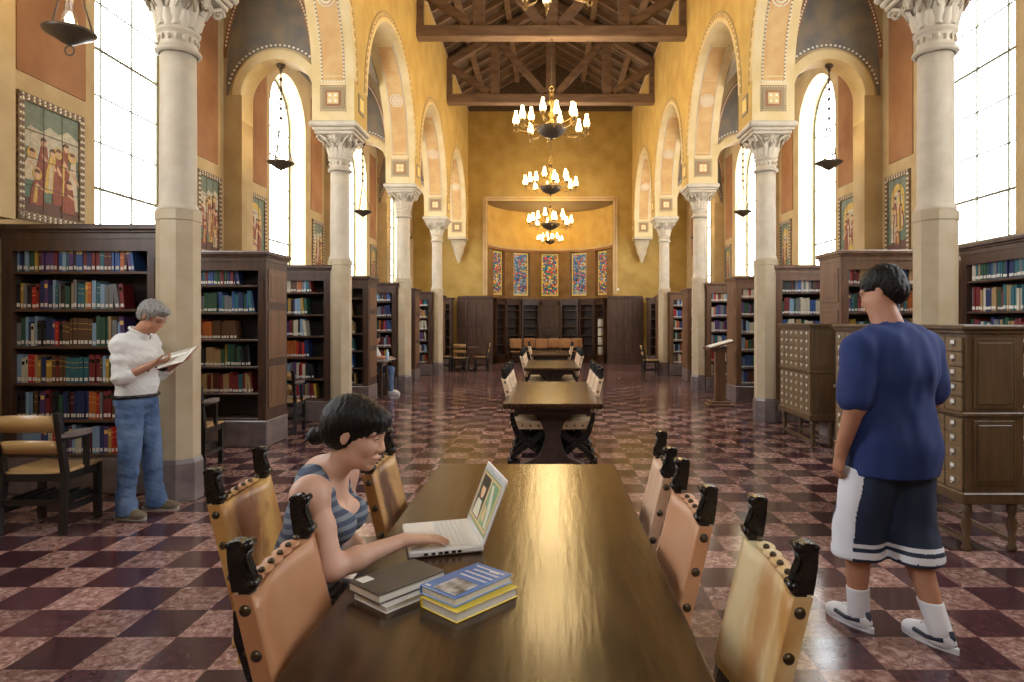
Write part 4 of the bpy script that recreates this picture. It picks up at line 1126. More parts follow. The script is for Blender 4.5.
far_l = leather('far_tan_leather', (.66,.46,.28), (.74,.56,.36), (.68,.45,.26), .42, 3)
proto2 = None
def far_chair(x, y, rz, lab):
    global proto2
    if proto2 is None: proto2 = chair_proto(far_l, lab, individual_nails=False); c = proto2
    else: c = dup(proto2)
    c.location = (x,y,0); c.rotation_euler = (0,0,rz); c['label'] = lab; return c
pos = ['nearest the camera','second along','third along','farthest along']
for s in (-1,1):
    for q in range(3): far_chair(.05+s*.255, 7.45+q*.56, 0 if s < 0 else PI, 'tan leather chair on the %s side of the second table, %s' % (side_w[s], pos[q]))
    for q in range(3): far_chair(.07+s*.27, 12.2+q*.62, 0 if s < 0 else PI, 'tan leather chair on the %s side of the third table, %s' % (side_w[s], pos[q]))
    far_chair(.07+s*.27, 17.0, 0 if s < 0 else PI, 'tan leather chair on the %s side of the fourth table' % side_w[s])
proto2 = None; far_l = leather('orange_tan_leather', (.42,.20,.08), (.50,.26,.11), (.40,.17,.06), .42, 3)
for q in range(6):
    far_chair([-1.22,-.72,-.24,.24,.64,1.10][q], [25.0,25.6,24.9,25.5,25.1,25.4][q], -PI/2+PI, '%s from the left of the tan chair backs in a row before the apse' % ordw(q))

# ---------------------------------------------------------------- alcove study tables and wooden chairs
def study_table(x, y, w, d, label, z=.76):
    t = thing('study_table', label, 'table', (x,y,0), 0)
    mb = MB(); mb.bb(-w/2,w/2,-d/2,d/2,z-.035,z,bev=.008); mb.build('tabletop', M['deskm'], t)
    mb = MB(); mb.bb(-w/2+.06,w/2-.06,-d/2+.06,d/2-.06,z-.11,z-.035); mb.build('apron', M['wood'], t)
    for a in (-1,1):
        for b in (-1,1):
            mb = MB(); mb.bb(a*(w/2-.09)-.03,a*(w/2-.09)+.03,b*(d/2-.09)-.03,b*(d/2-.09)+.03,0,z-.1,bev=.006); mb.build('leg', M['wood'], t)
    return t
M['deskm'] = pbr('grey_desk_top', (.20,.16,.14), .3)
study_table(-3.86, 13.86, .95, .62, 'far alcove table where a person in jeans sits')
M['seatm'] = pbr('honey_beech', (.42,.25,.09), .35, var=(.52,.33,.14), scale=9, stretch=(.4,1,1), coat=.2)
M['chairdark'] = pbr('near_black_oak', (.014,.010,.009), .4)
def wood_chair(label, loc, rz, back=None, tablet=False):
    """faces +y"""
    t = thing('wooden_chair', label, 'chair', loc, rz, 'wooden alcove chairs')
    for s in (-1,1):
        mb = MB(); mb.beam((s*.235,-.22,0),(s*.225,-.18,.45), .045,.05); mb.beam((s*.225,-.18,.44),(s*.225,-.26,.90), .04,.045); mb.build('leg', M['chairdark'], t)
        mb = MB(); mb.bb(s*.22-.022,s*.22+.022,.17,.215,0,.45); mb.build('leg', M['chairdark'], t)
        mb = MB(); mb.bb(s*.22-.015,s*.22+.015,-.2,.19,.15,.19); mb.build('stretcher', M['chairdark'], t)
    for a in ((-.22,.22,.175,.205,.19,.23),(-.22,.22,-.22,-.19,.21,.25)): mb = MB(); mb.bb(*a); mb.build('stretcher', M['chairdark'], t)
    mb = MB(); mb.bb(-.235,.235,-.2,.21,.385,.44); mb.build('seat_frame', M['chairdark'], t)
    mb = MB(); n = 10; vs = []; fs = []
    for i in range(n+1):
        v = -1+2*i/n; dz = -.022*(1-v*v)
        vs += [(v*.235,-.19,.462+dz),(v*.235,.23,.470+dz*.6),(v*.235,-.19,.440+dz*.3),(v*.235,.23,.444)]
    for i in range(n):
        for a,b in ((0,1),(1,3),(3,2),(2,0)): fs.append([i*4+a,i*4+b,i*4+4+b,i*4+4+a])
    fs += [[0,1,3,2],[n*4,n*4+1,n*4+3,n*4+2]]
    mb.add(vs, fs, 0, True); mb.build('seat', M['seatm'], t)
    for (z0,z1) in ((.76,.89),(.60,.70)):
        mb = MB(); n = 10; vs = []; fs = []
        for i in range(n+1):
            v = -1+2*i/n; q = -.035*(1-v*v)
            y0_ = -.18-(z0-.44)*.174; y1_ = -.18-(z1-.44)*.174
            vs += [(v*.21,y0_+q-.012,z0),(v*.21,y0_+q+.012,z0),(v*.21,y1_+q+.012,z1-.012*v*v),(v*.21,y1_+q-.012,z1-.012*v*v)]
        for i in range(n):
            for a in range(4): fs.append([i*4+a,i*4+(a+1)%4,i*4+4+(a+1)%4,i*4+4+a])
        fs += [[0,1,2,3],[n*4+k for k in range(4)]]
        mb.add(vs, fs, 0, True); mb.build('back_slat', back or M['seatm'], t)
    if tablet:   # writing tablet on the right arm, book rack under the seat
        mb = MB(); mb.prism([(.19,-.24),(.25,-.25),(.30,-.19),(.31,-.10),(.29,.02),(.25,.08),(.20,.08)], lambda u,v,w: (u,v,w), .715,.742); mb.build('writing_tablet', M['deskm'], t)
        mb = MB(); mb.beam((.24,.03,.44),(.24,.03,.715), .035,.03); mb.beam((.235,-.24,.70),(.235,.07,.70), .04,.03); mb.build('tablet_support', M['chairdark'], t)
        mb = MB(); mb.bb(-.2,.2,-.16,.16,.20,.215); 
        for q in range(5): mb.bb(-.19+.09*q,-.175+.09*q,-.16,.16,.215,.26)
        mb.build('book_rack', M['chairdark'], t)
    return t
wood_chair('dark wooden chair with honey slats at the far left edge, behind the reading man', (-3.83,5.06,0), .02, None, True)
wood_chair('tablet-arm chair whose tablet corner peeks out beside the first left column', (-3.86,7.10,0), 0, None, True)
wood_chair('tablet-arm chair in the alcove beyond the panelled bookcase end', (-3.76,9.32,0), .03, None, True)
wood_chair('chair on which the distant person in jeans sits', (-3.86,14.3,0), -PI/2+.0)
t = thing('round_table', 'small dark table with chairs near the end of the left aisle', 'table', (-2.75,21.3,0))
mb = MB(); mb.lathe([(.5,.73),(.51,.745),(.5,.76)], n=28); mb.build('tabletop', M['wood'], t)
mb = MB(); mb.lathe([(.05,.04),(.06,.2),(.04,.35),(.07,.6),(.05,.73)], n=14); mb.build('pedestal', M['wood'], t)
mb = MB(); mb.bb(-.3,.3,-.05,.05,0,.05); mb.bb(-.05,.05,-.3,.3,0,.05); mb.build('foot', M['wood'], t)
wood_chair('wooden chair on the nave side of the small round table', (-2.15,21.1,0), PI/2)
wood_chair('wooden chair on the aisle side of the small round table', (-3.35,21.2,0), -PI/2)
wood_chair('wooden chair with its back to the camera at the small round table', (-2.75,20.6,0), 0)
wood_chair('wooden chair standing alone by the far right bookcases', (3.0,19.2,0), -PI/2)
# ---------------------------------------------------------------- things on the near table
TZ = .7605
def quad_frame(p0, px, py):
    """matrix with x from p0 to px, y from p0 towards py (xy points)"""
    a = Vector((px[0]-p0[0], px[1]-p0[1], 0)); rz = math.atan2(a.y, a.x)
    return a.length, rz
# laptop: base corners near-left (-.470,2.235), near hinge (-.215,2.31)
lw, ld = .335, .258
rz = math.atan2(.075,.255)
Lm = Matrix.Translation((-.472,2.225,TZ)) @ Matrix.Rotation(rz,4,'Z')   # x toward the hinge, y along the hinge
t = thing('laptop', 'open white laptop on the near table, used by the seated woman', 'laptop', (0,0,0)); t.matrix_world = Lm
M['lapgrey'] = pbr('laptop_keys', (.70,.70,.68), .4); M['lapw'] = pbr('laptop_white', (.80,.79,.76), .25, coat=.3)
mb = MB(); mb.bb(0,ld,0,lw,.004,.026,bev=.005)
for q in (.04,.10): mb.bb(.02,.03,q,q+.01,0,.004)
mb.build('base', M['lapw'], t)
mb = MB()
for k,x in enumerate(np.linspace(.118,.208,6)):
    n = [11,12,12,12,13,13][k]
    for j in range(n):
        if k == 0 and 3 < j < 8: continue
        y0_ = .025+(lw-.05)*j/n; mb.bb(x-.0068,x+.0068,y0_+.001,y0_+(lw-.05)/n-.0015,.0255,.0285)
mb.bb(.1115,.1245,.025+(lw-.05)*4/11+.001,.025+(lw-.05)*8/11-.0015,.0255,.0285)
mb.build('keyboard', M['lapgrey'], t)
mb = MB(); mb.bb(.03,.09,lw/2-.045,lw/2+.045,.0255,.0268); mb.build('trackpad', pbr('trackpad_grey', (.6,.6,.58), .4), t)
mb = MB()
for k,x in enumerate((.05,.075,.10,.12,.145,.165)): mb.bb(x,x+.014,-.0008,.001,.010,.018)
mb.build('side_ports', M['black'], t)
tilt = -.36   # lid leans back beyond upright
Ld = Matrix.Translation((ld-.006,0,.026)) @ Matrix.Rotation(.37,4,'Y')
lid = thing('lid', None, None); lid.parent = t; lid.matrix_local = Ld
mb = MB(); mb.bb(-.0,.008,0,lw,0,.240,bev=.003); lo_ = mb.build('lid', M['lapw'], t); lo_.matrix_local = Ld
bpy.data.objects.remove(lid)
scr = [pbr('screen_'+n, c, .3, emit=c, estr=.55) for n,c in (('olive',(.22,.24,.12)),('tan',(.52,.38,.18)),('dark',(.05,.045,.03)),('skin',(.62,.38,.22)),('green',(.16,.26,.14)),('pale',(.50,.48,.36)),('grey',(.35,.37,.36)))]
mb = MB(); F = lambda u,v,w: (-.0004-w, .014+u*(lw-.028), .018+v*.208)
def sp(pts, mi, q): mb.prism(pts, F, 0, q, mi)
sp([(0,0),(1,0),(1,1),(0,1)],0,.0003); sp([(0,.93),(1,.93),(1,1),(0,1)],6,.0005); sp([(.03,.06),(.97,.06),(.97,.9),(.03,.9)],1,.0006)
sp([(.52,.10),(.93,.10),(.93,.86),(.52,.86)],2,.0008)
sp([(.72+.10*math.cos(a),.60+.15*math.sin(a)) for a in np.linspace(0,2*PI,14)[:-1]],3,.0011); sp([(.56,.12),(.9,.12),(.84,.42),(.62,.42)],5,.0010); sp([(.72+.115*math.cos(a),.66+.13*math.sin(a)) for a in np.linspace(0,PI,9)],2,.0013)
sp([(.07,.10),(.46,.10),(.46,.86),(.07,.86)],4,.0008); sp([(.1,.12),(.2,.12),(.3,.5),(.42,.8),(.3,.82),(.15,.45)],5,.0010); sp([(.28,.15),(.42,.2),(.4,.45),(.3,.4)],1,.0011)
so = mb.build('screen', scr, lo_)

def flat_book(label, p0, px, w, h, z, th, cover, dec=None, pages=None, cat='book'):
    """closed book lying flat; p0 corner, px corner along its spine direction; w along p0->px, h perpendicular (left of it)"""
    rz = math.atan2(px[1]-p0[1], px[0]-p0[0])
    t = thing('book', label, cat, (p0[0],p0[1],z), rz)
    mb = MB(); c = .0035
    mb.bb(0,w,0,h,0,c,bev=.001); mb.bb(0,w,0,h,th-c,th,bev=.001); mb.bb(0,w,h-.006,h,c,th-c)
    mb.build('cover', cover, t)
    mb = MB(); mb.bb(.004,w-.004,.004,h-.006,c,th-c); mb.build('pages', pages or M['paperw'], t)
    if dec: dec(t, w, h, th)
    return t
M['paperw'] = pbr('page_edges', (.74,.71,.63), .7, var=(.66,.63,.55), scale=120, stretch=(.02,.02,4))
bm_ = {'charcoal': pbr('charcoal_cloth', (.065,.052,.043), .55, bump=.1, bscale=300), 'bluec': pbr('blue_cover', (.03,.14,.42), .3, coat=.3), 'yellowc': pbr('yellow_cover', (.72,.55,.03), .35, coat=.2), 'whitec': pbr('white_cover', (.72,.70,.66), .4), 'pict': pbr('dark_photo_print', (.06,.055,.05), .35, var=(.5,.5,.5), scale=28)}
# charcoal hardcover on a white paperback
flat_book('white paperback lying under the charcoal hardcover on the near table', (-.448,1.812), (-.300,1.985), .235, .155, TZ, .020, bm_['whitec'])
def dec_g(t,w,h,th):
    mb = MB(); mb.bb(.02,.06,h-.05,h-.012,th,th+.0008); mb.build('cover_label', M['label'], t)
flat_book('charcoal grey hardcover book with small pale label, beside the laptop', (-.470,1.823), (-.3126,2.007), .242, .158, TZ+.0205, .028, bm_['charcoal'], dec_g)
flat_book('thick book with bright yellow cover under the blue book', (-.245,1.755), (-.075,1.945), .235, .158, TZ, .030, bm_['yellowc'])
def dec_b(t,w,h,th):
    mb = MB(); mb.bb(.012,w*.46,.016,h*.72,th,th+.0007); mb.build('cover_photograph', bm_['pict'], t)
    mb = MB()
    for k,(a,b) in enumerate(((.52,.95),(.55,.92),(.58,.88),(.62,.84))):
        # strokes like the small, unreadable white lettering
        x = w*(.56+.11*k); y = h*a if False else 0
        yy = h*.10
        while yy < h*(.86 if k % 2 else .78):
            l = random.Random(int(yy*1e5)+k).uniform(.003,.007); mb.bb(x,x+.008,yy,yy+l,th,th+.0007); yy += l+.0025
    mb.build('cover_lettering', M['label'], t)
    mb = MB(); mb.bb(w*.04,w*.08,h*.80,h*.93,th,th+.0007); mb.bb(w*.86,w*.9,h*.2,h*.45,th,th+.0007); mb.build('cover_mark', M['label'], t)
flat_book('blue paperback with white lettering and dark photograph, on the yellow book', (-.253,1.782), (-.107,1.955), .228, .150, TZ+.0305, .026, bm_['bluec'], dec_b)

# ---------------------------------------------------------------- organic bodies: smooth union of tapered limbs turned into one surface
class SDF:
    def __init__(s, lo, hi, h, k=.02):
        s.lo = np.array(lo, np.float32); s.h = h; s.n = np.ceil((np.array(hi)-np.array(lo))/h).astype(int)+1
        s.d = np.full(s.n, .3, np.float32); s.k = k
    def _box(s, lo, hi, m):
        a = np.clip(np.floor((np.array(lo)-m-s.lo)/s.h).astype(int), 0, s.n-1); b = np.clip(np.ceil((np.array(hi)+m-s.lo)/s.h).astype(int)+1, 1, s.n)
        sl = tuple(slice(a[i], max(b[i],a[i]+1)) for i in range(3))
        g = np.meshgrid(*[s.lo[i]+s.h*np.arange(sl[i].start, sl[i].stop, dtype=np.float32) for i in range(3)], indexing='ij')
        return sl, np.stack(g, -1)
    def _mix(s, sl, d, k, op):
        c = s.d[sl]
        if op == 'sub': d = -d
        sg = 1 if op == 'add' else -1
        a, b = sg*c, sg*d
        if k > 0:
            hh = np.maximum(k-np.abs(a-b), 0)/k; r = np.minimum(a, b)-hh*hh*k*.25
        else: r = np.minimum(a, b)
        s.d[sl] = sg*r
    def cap(s, a, b, ra, rb=None, k=None, op='add'):
        rb = ra if rb is None else rb; k = s.k if k is None else k
        a = np.array(a, np.float32); b = np.array(b, np.float32); r = max(ra, rb)
        sl, p = s._box(np.minimum(a,b)-r, np.maximum(a,b)+r, k+2.5*s.h)
        ab = b-a; t = np.clip(((p-a)@ab)/max(float(ab@ab),1e-9), 0, 1)
        d = np.linalg.norm(p-a-t[...,None]*ab, axis=-1)-(ra+(rb-ra)*t); s._mix(sl, d, k, op); return s
    def ell(s, c, r, R=None, k=None, op='add'):
        k = s.k if k is None else k; c = np.array(c, np.float32); r = np.array(r, np.float32); m = float(r.max())
        sl, p = s._box(c-m, c+m, k+2.5*s.h); q = p-c
        if R is not None: q = q@np.array(R, np.float32)     # columns of R are the axes
        k0 = np.linalg.norm(q/r, axis=-1); k1 = np.linalg.norm(q/(r*r), axis=-1)+1e-9
        d = k0*(k0-1)/k1; s._mix(sl, d, k, op); return s
    def plane(s, c, n):
        """keep the side opposite to n"""
        g = np.meshgrid(*[s.lo[i]+s.h*np.arange(s.n[i], dtype=np.float32) for i in range(3)], indexing='ij'); n = np.array(n, float); n /= np.linalg.norm(n)
        d = sum((g[i]-c[i])*n[i] for i in range(3)); s.d = np.maximum(s.d, d.astype(np.float32)); return s
    def noise(s, amp, freq, seed=0, stretch=(1,1,1)):
        g = np.meshgrid(*[s.lo[i]+s.h*np.arange(s.n[i], dtype=np.float32) for i in range(3)], indexing='ij'); r = np.random.RandomState(seed); o = 0
        for q in range(7):
            v = r.normal(size=3)*freq*np.array(stretch)*(1+.35*q); o = o+np.sin(g[0]*v[0]+g[1]*v[1]+g[2]*v[2]+r.uniform(0,6.28)+1.5*np.sin(g[2]*freq*.6+q))/(1+.3*q)
        s.d = s.d+amp*(o/2.5).astype(np.float32); return s
    def mesh(s, name, mats, off=(0,0,0), matfn=None):
        d = s.d; n = s.n; ins = d < 0; c = [n[0]-1, n[1]-1, n[2]-1]
        cnt = np.zeros(c, np.int8)
        for i in (0,1):
            for j in (0,1):
                for k in (0,1): cnt += ins[i:i+c[0], j:j+c[1], k:k+c[2]]
        cell = (cnt > 0) & (cnt < 8); I = np.argwhere(cell); idx = -np.ones(c, np.int64); idx[cell] = np.arange(len(I))
        acc = np.zeros((len(I),3)); num = np.zeros(len(I))
        corners = [(0,0,0),(1,0,0),(0,1,0),(1,1,0),(0,0,1),(1,0,1),(0,1,1),(1,1,1)]
        edges = [(a,b) for a in range(8) for b in range(a+1,8) if sum(abs(corners[a][q]-corners[b][q]) for q in range(3)) == 1]
        for a, b in edges:
            ca, cb = np.array(corners[a]), np.array(corners[b]); A = I+ca; B = I+cb
            da = d[A[:,0],A[:,1],A[:,2]].astype(float); db = d[B[:,0],B[:,1],B[:,2]].astype(float); x = (da < 0) != (db < 0)
            t = np.where(x, da/np.where(x, da-db, 1), 0); acc[x] += (ca+(cb-ca)*t[:,None])[x]; num[x] += 1
        V = (I+acc/num[:,None])*s.h+s.lo-np.array(off)
        F = []
        for ax in range(3):
            o = [0,0,0]; o[ax] = 1; u, v = (ax+1)%3, (ax+2)%3
            sh = [n[q]-(1 if q == ax else 0) for q in range(3)]
            a = ins[:sh[0],:sh[1],:sh[2]]; b = ins[o[0]:o[0]+sh[0], o[1]:o[1]+sh[1], o[2]:o[2]+sh[2]]
            E = np.argwhere(a != b); E = E[(E[:,u] > 0) & (E[:,v] > 0) & (E[:,u] < c[u]) & (E[:,v] < c[v])]
            fl_ = a[E[:,0],E[:,1],E[:,2]]
            def g(du, dv):
                e = E.copy(); e[:,u] -= du; e[:,v] -= dv; return idx[e[:,0],e[:,1],e[:,2]]
            Q = np.stack([g(1,1), g(0,1), g(0,0), g(1,0)], 1); Q[~fl_] = Q[~fl_][:, ::-1]; F.append(Q)
        F = np.concatenate(F); F = F[(F >= 0).all(1)]
        me = bpy.data.meshes.new(name); me.vertices.add(len(V)); me.vertices.foreach_set('co', V.ravel().astype(np.float32))
        me.loops.add(len(F)*4); me.loops.foreach_set('vertex_index', F.ravel().astype(np.int32)); me.polygons.add(len(F)); me.polygons.foreach_set('loop_start', np.arange(0,len(F)*4,4,dtype=np.int32))
        me.polygons.foreach_set('use_smooth', np.ones(len(F), bool))
        for m in mats: me.materials.append(m)
        if matfn is not None:
            cen = V[F].mean(1)+np.array(off); me.polygons.foreach_set('material_index', matfn(cen).astype(np.int32))
        me.update(calc_edges=True); me.validate()
        return me
def put(me, name, parent):
    o = bpy.data.objects.new(name, me); COL.objects.link(o); o.parent = parent; return o
def frame(pos, fwd, up=(0,0,1)):
    f = Vector(fwd).normalized(); u = Vector(up); l = u.cross(f).normalized(); u = f.cross(l); m = Matrix((f,l,u)).transposed().to_4x4(); m.translation = Vector(pos); return m  # x fwd, y left, z up
def head(s, Mh, sc=1., female=False, nk=None, ears=True):
    P = lambda x,y,z: tuple(Mh @ Vector((x*sc,y*sc,z*sc))); Rm = np.array(Mh.to_3x3())
    E = lambda c,r,k=.02,op='add': s.ell(P(*c), [q*sc for q in r], Rm, k*sc, op)
    E((-.015,0,.035),(.096,.074,.080)); E((.028,0,-.025),(.060,.056,.078),.03)
    E((.034,0,-.078),(.046,.040,.032),.03); E((.070,0,-.098),(.018,.019,.016),.02)
    for q in (-1,1):
        E((.060,q*.036,-.026),(.022,.020,.024),.025)
        E((.098,q*.030,.006),(.013,.017,.011),.016,'sub')
        s.cap(P(.084,q*.012,.026), P(.070,q*.050,.026), .010*sc, .008*sc, .016*sc)
        E((.074,q*.030,.003),(.0135,.0135,.0125),.003)
        E((.093,q*.010,-.034),(.010,.009,.008),.010)
    s.cap(P(.084,0,.014), P(.103,0,-.028), .007*sc, .0100*sc, .016*sc)
    E((.088,0,-.060),(.012,.024,.007),.010); E((.085,0,-.073),(.012,.020,.008),.010)
    s.cap(P(.099,-.020,-.0665), P(.099,.020,-.0665), .0018*sc, .0018*sc, .003*sc, 'sub')
    if ears:
        for q in (-1,1):
            E((-.010,q*.075,-.006),(.015,.008,.026),.008); E((-.004,q*.084,-.003),(.008,.006,.015),.005,'sub')
def face_parts(root, Mh, sc, hairmat, off, brow=True, closed=False):
    T_ = Matrix.Translation(-Vector(off)) @ Mh @ Matrix.Scale(sc,4)
    for q in (-1,1):
        mb = MB(); mb.T = T_; mb.ball((.0785,q*.030,.0005),(.0095,.0115,.0055 if not closed else .003),0,14,9); mb.ball((.0842,q*.030,.0),(.0042,.0055,.0046 if not closed else .003),1,10,7)
        mb.tube([(.083,q*.018,.006),(.0885,q*.030,.0085),(.081,q*.043,.005)], .0017, 5, 1); mb.build('eye', [M['eyew'], M['eyed']], root)
        if brow:
            mb = MB(); mb.T = T_; mb.tube([(.094,q*.014,.026),(.0925,q*.03,.031),(.081,q*.048,.026)], [.0028,.0035,.002], 6); mb.build('eyebrow', hairmat, root)
    mb = MB(); mb.T = T_; mb.tube([(.090,-.021,-.066),(.0975,-.009,-.0625),(.0985,0,-.064),(.0975,.009,-.0625),(.090,.021,-.066)], [.0012,.0026,.0026,.0026,.0012], 6); mb.tube([(.090,-.018,-.068),(.0955,0,-.0715),(.090,.018,-.068)], [.0012,.0034,.0012], 6); mb.build('lips', M['lip'], root)
def hand(s, w, d, n, th, sc=1., curl=(.25,.3,.25), thumb=.6, spread=.0, k=.008):
    """w wrist, d towards fingers, n towards the palm side, th towards the thumb side"""
    w = Vector(w); d = Vector(d).normalized(); n = (Vector(n)-d*Vector(n).dot(d)).normalized(); th = d.cross(n)*(1 if d.cross(n).dot(Vector(th)) > 0 else -1)
    L = .088*sc
    for o, r in ((.026,.0125),(.010,.0135),(-.008,.0135),(-.024,.012)):
        s.cap(w+th*o*.55*sc, w+d*L*(1 if o > -.02 else .94)+th*o*sc, .0155*sc, r*sc*.86, .012)
    for i,(o, ln, r) in enumerate(((.027,.070,.0086),(.009,.078,.0088),(-.009,.072,.0084),(-.026,.057,.0076))):
        p = w+d*L*(1 if i < 3 else .93)+th*o*sc; a = 0; dd = d+th*spread*(1.5-i)*.3
        for j, f in enumerate((.45,.3,.25)):
            a += curl[j]*(1+.12*i); q = p+(dd*math.cos(a)+n*math.sin(a)).normalized()*ln*f*sc
            s.cap(p, q, r*sc*(1-.08*j), r*sc*(.93-.08*j), .003 if j == 0 else .002); p = q
    p = w+d*.022*sc+th*.020*sc+n*.004
    q = p+(d*math.cos(thumb)+th*math.sin(thumb)+n*.25).normalized()*.042*sc; s.cap(p, q, .0135*sc, .0105*sc, .012)
    t2 = thumb*.45; r_ = q+(d*math.cos(t2)+th*math.sin(t2)+n*.3).normalized()*.030*sc; s.cap(q, r_, .0102*sc, .0092*sc, .003)
    s.cap(r_, r_+(d*math.cos(t2*.6)+th*math.sin(t2*.6)+n*.35).normalized()*.023*sc, .0092*sc, .0075*sc, .003)

M['skin'] = pbr('skin', (.62,.36,.25), .46, var=(.68,.42,.31), scale=12, spec=.4); M['skin2'] = pbr('tanned_skin', (.42,.20,.12), .5, var=(.48,.24,.15), scale=12, spec=.35)
for k_ in ('skin','skin2'):
    b_ = M[k_].node_tree.nodes['Principled BSDF']; b_.inputs['Subsurface Weight'].default_value = .12; b_.inputs['Subsurface Radius'].default_value = (.02,.008,.004)
M['eyew'] = pbr('eye_white', (.7,.67,.62), .2); M['eyed'] = pbr('iris_dark', (.02,.012,.008), .15); M['lip'] = pbr('lips', (.42,.13,.10), .4)
def hair_mat(name, c1, c2, rough=.38, sc=(160,160,14)):
    m = pbr(name, c1, rough, var=c2, scale=1, stretch=sc, bump=.45, bscale=1.0, spec=.25); return m
M['hairb'] = hair_mat('dark_brown_hair', (.004,.003,.003), (.014,.009,.007), .5); M['hairg'] = hair_mat('grey_hair', (.12,.11,.10), (.36,.34,.32), .55)

# ================= seated woman
woman = thing('person', 'seated woman in striped grey-blue tank top typing on the white laptop', 'person', (-.93,2.30,0)); OFF = (-.93,2.30,0)
Hc = (-.655,2.235,1.192); Mh = frame(Hc, (1,-.06,-.28)); HS = 1.0
shR, shL = (-.758,2.085,1.018), (-.765,2.425,1.012)
elR, elL = (-.672,2.035,.803), (-.78,2.50,.765); wrR, wrL = (-.495,2.245,.822), (-.60,2.34,.635)
def torso(s, g=0.):
    s.ell((-.875,2.30,.555),(.130+g,.175+g,.115+g),k=.05)          # pelvis
    s.cap((-.865,2.30,.60),(-.835,2.295,.78),.108+g,.100+g,.06)
    s.ell((-.845,2.295,.73),(.085+g,.122+g,.12+g),k=.05)
    s.ell((-.800,2.275,.90),(.092+g,.142+g,.130+g),frame((0,0,0),(1,-.05,-.22)).to_3x3(),k=.05)
    s.cap((-.780,2.18,1.0),(-.785,2.36,.995),.060+g,.060+g,.05)
    for q in (-1,1): s.ell((-.722,2.28+q*.068,.885),(.068+g,.064+g,.062+g),k=.03)
W = SDF((-1.13,1.93,.0),(-.28,2.66,1.40),.0043,.03)
torso(W, 0)
W.cap((-.785,2.275,1.015),(-.692,2.245,1.115),.053,.049,.045)                         # neck
W.cap((-.79,2.27,1.048),shR,.043,.045,.05); W.cap((-.79,2.29,1.045),shL,.043,.045,.05)
for sh, el, wr in ((shR,elR,wrR),(shL,elL,wrL)):
    W.ell(sh,(.055,.050,.053),k=.04); mid = [(sh[i]*.55+el[i]*.45) for i in range(3)]
    W.cap(sh, mid, .050, .047, .03); W.cap(mid, el, .047, .037, .02); f1 = [(el[i]*.68+wr[i]*.32) for i in range(3)]
    W.cap(el, f1, .036, .037, .02); W.cap(f1, wr, .037, .0235, .02)
hand(W, wrR, (.9,.42,-.10), (0,0,-1), (-.3,.9,0), .98, (.02,.16,.22), .55, .25)
hand(W, wrL, (.9,-.40,-.02), (0,0,-1), (-.3,-.9,0), .98, (.10,.2,.2), .5, .2)
for q, kn, an in ((-1,(-.46,2.20,.52),(-.52,2.20,.09)),(1,(-.46,2.42,.52),(-.52,2.43,.09))):
    W.cap((-.87,2.30+q*.09,.55), kn, .082, .056, .04); W.cap(kn, [(kn[i]*.6+an[i]*.4) for i in range(3)], .054, .050, .02); W.cap([(kn[i]*.6+an[i]*.4) for i in range(3)], an, .050, .034, .02)
    W.cap((an[0]-.03,an[1],.04),(an[0]+.13,an[1],.035),.034,.028,.03)
head(W, Mh, HS, True)
put(W.mesh('body', [M['skin']], OFF), 'body', woman)
# top
S = SDF((-1.13,2.02,.5),(-.6,2.58,1.16),.0045,.03); torso(S, .007)
S.cap((-.79,2.20,1.045),(-.775,2.155,1.035),.052,.052,.03); S.cap((-.79,2.35,1.045),(-.775,2.385,1.032),.052,.052,.03)
S.cap((-.675,2.275,.975),(-.72,2.275,1.09),.078,.085,.006,'sub')         # neckline
S.ell((-.69,2.275,.965),(.060,.066,.075),k=.006,op='sub')
S.cap((-.85,2.275,1.09),(-.76,2.275,1.09),.070,.075,.01,'sub')
for sh, q in ((shR,-1),(shL,1)):
    S.cap((sh[0]-.0,sh[1]+q*.022,sh[2]+.01),(sh[0]+.035,sh[1]+q*.008,.905),.050,.050,.006,'sub'); S.cap((sh[0],sh[1]+q*.06,sh[2]),(sh[0]+.02,sh[1]+q*.06,.90),.06,.06,.006,'sub')
S.plane((-.9,2.3,.585),(0,0,-1))
m = pbr('striped_jersey', (.17,.19,.25), .8); nt = m.node_tree; b_ = nt.nodes['Principled BSDF']
tc = nt.nodes.new('ShaderNodeTexCoord'); wv = nt.nodes.new('ShaderNodeTexWave'); wv.bands_direction = 'Z'; wv.inputs['Scale'].default_value = 9.5; wv.inputs['Distortion'].default_value = .4; wv.inputs['Detail'].default_value = 1
mp = nt.nodes.new('ShaderNodeMapping'); mp.inputs['Rotation'].default_value = (0,.22,0); nt.links.new(tc.outputs['Object'], mp.inputs[0]); nt.links.new(mp.outputs[0], wv.inputs['Vector'])
r_ = nt.nodes.new('ShaderNodeValToRGB'); r_.color_ramp.interpolation = 'LINEAR'; r_.color_ramp.elements[0].position = .5; r_.color_ramp.elements[0].color = (.065,.085,.14,1); r_.color_ramp.elements[1].position = .6; r_.color_ramp.elements[1].color = (.20,.235,.28,1)
nt.links.new(wv.outputs['Fac'], r_.inputs[0]); nt.links.new(r_.outputs[0], b_.inputs['Base Color'])
tagp = lambda o, l: (o.__setitem__('label', l), o)[1]
tagp(put(S.mesh('tank_top', [m], OFF), 'tank_top', woman), 'tank top with grey and blue stripes')
J = SDF((-1.13,2.0,.0),(-.36,2.62,.68),.0055,.03)
J.ell((-.875,2.30,.545),(.140,.184,.115),k=.05)
for q, kn, an in ((-1,(-.46,2.20,.52),(-.52,2.20,.09)),(1,(-.46,2.42,.52),(-.52,2.43,.09))):
    J.cap((-.87,2.30+q*.09,.55), kn, .090, .066, .04); J.cap(kn, an, .064, .052, .02)
J.plane((0,0,.62),(0,0,1)); J.plane((0,0,.07),(0,0,-1)); M['navyj'] = pbr('dark_denim', (.02,.026,.05), .8)
put(J.mesh('jeans', [M['navyj']], OFF), 'jeans', woman)
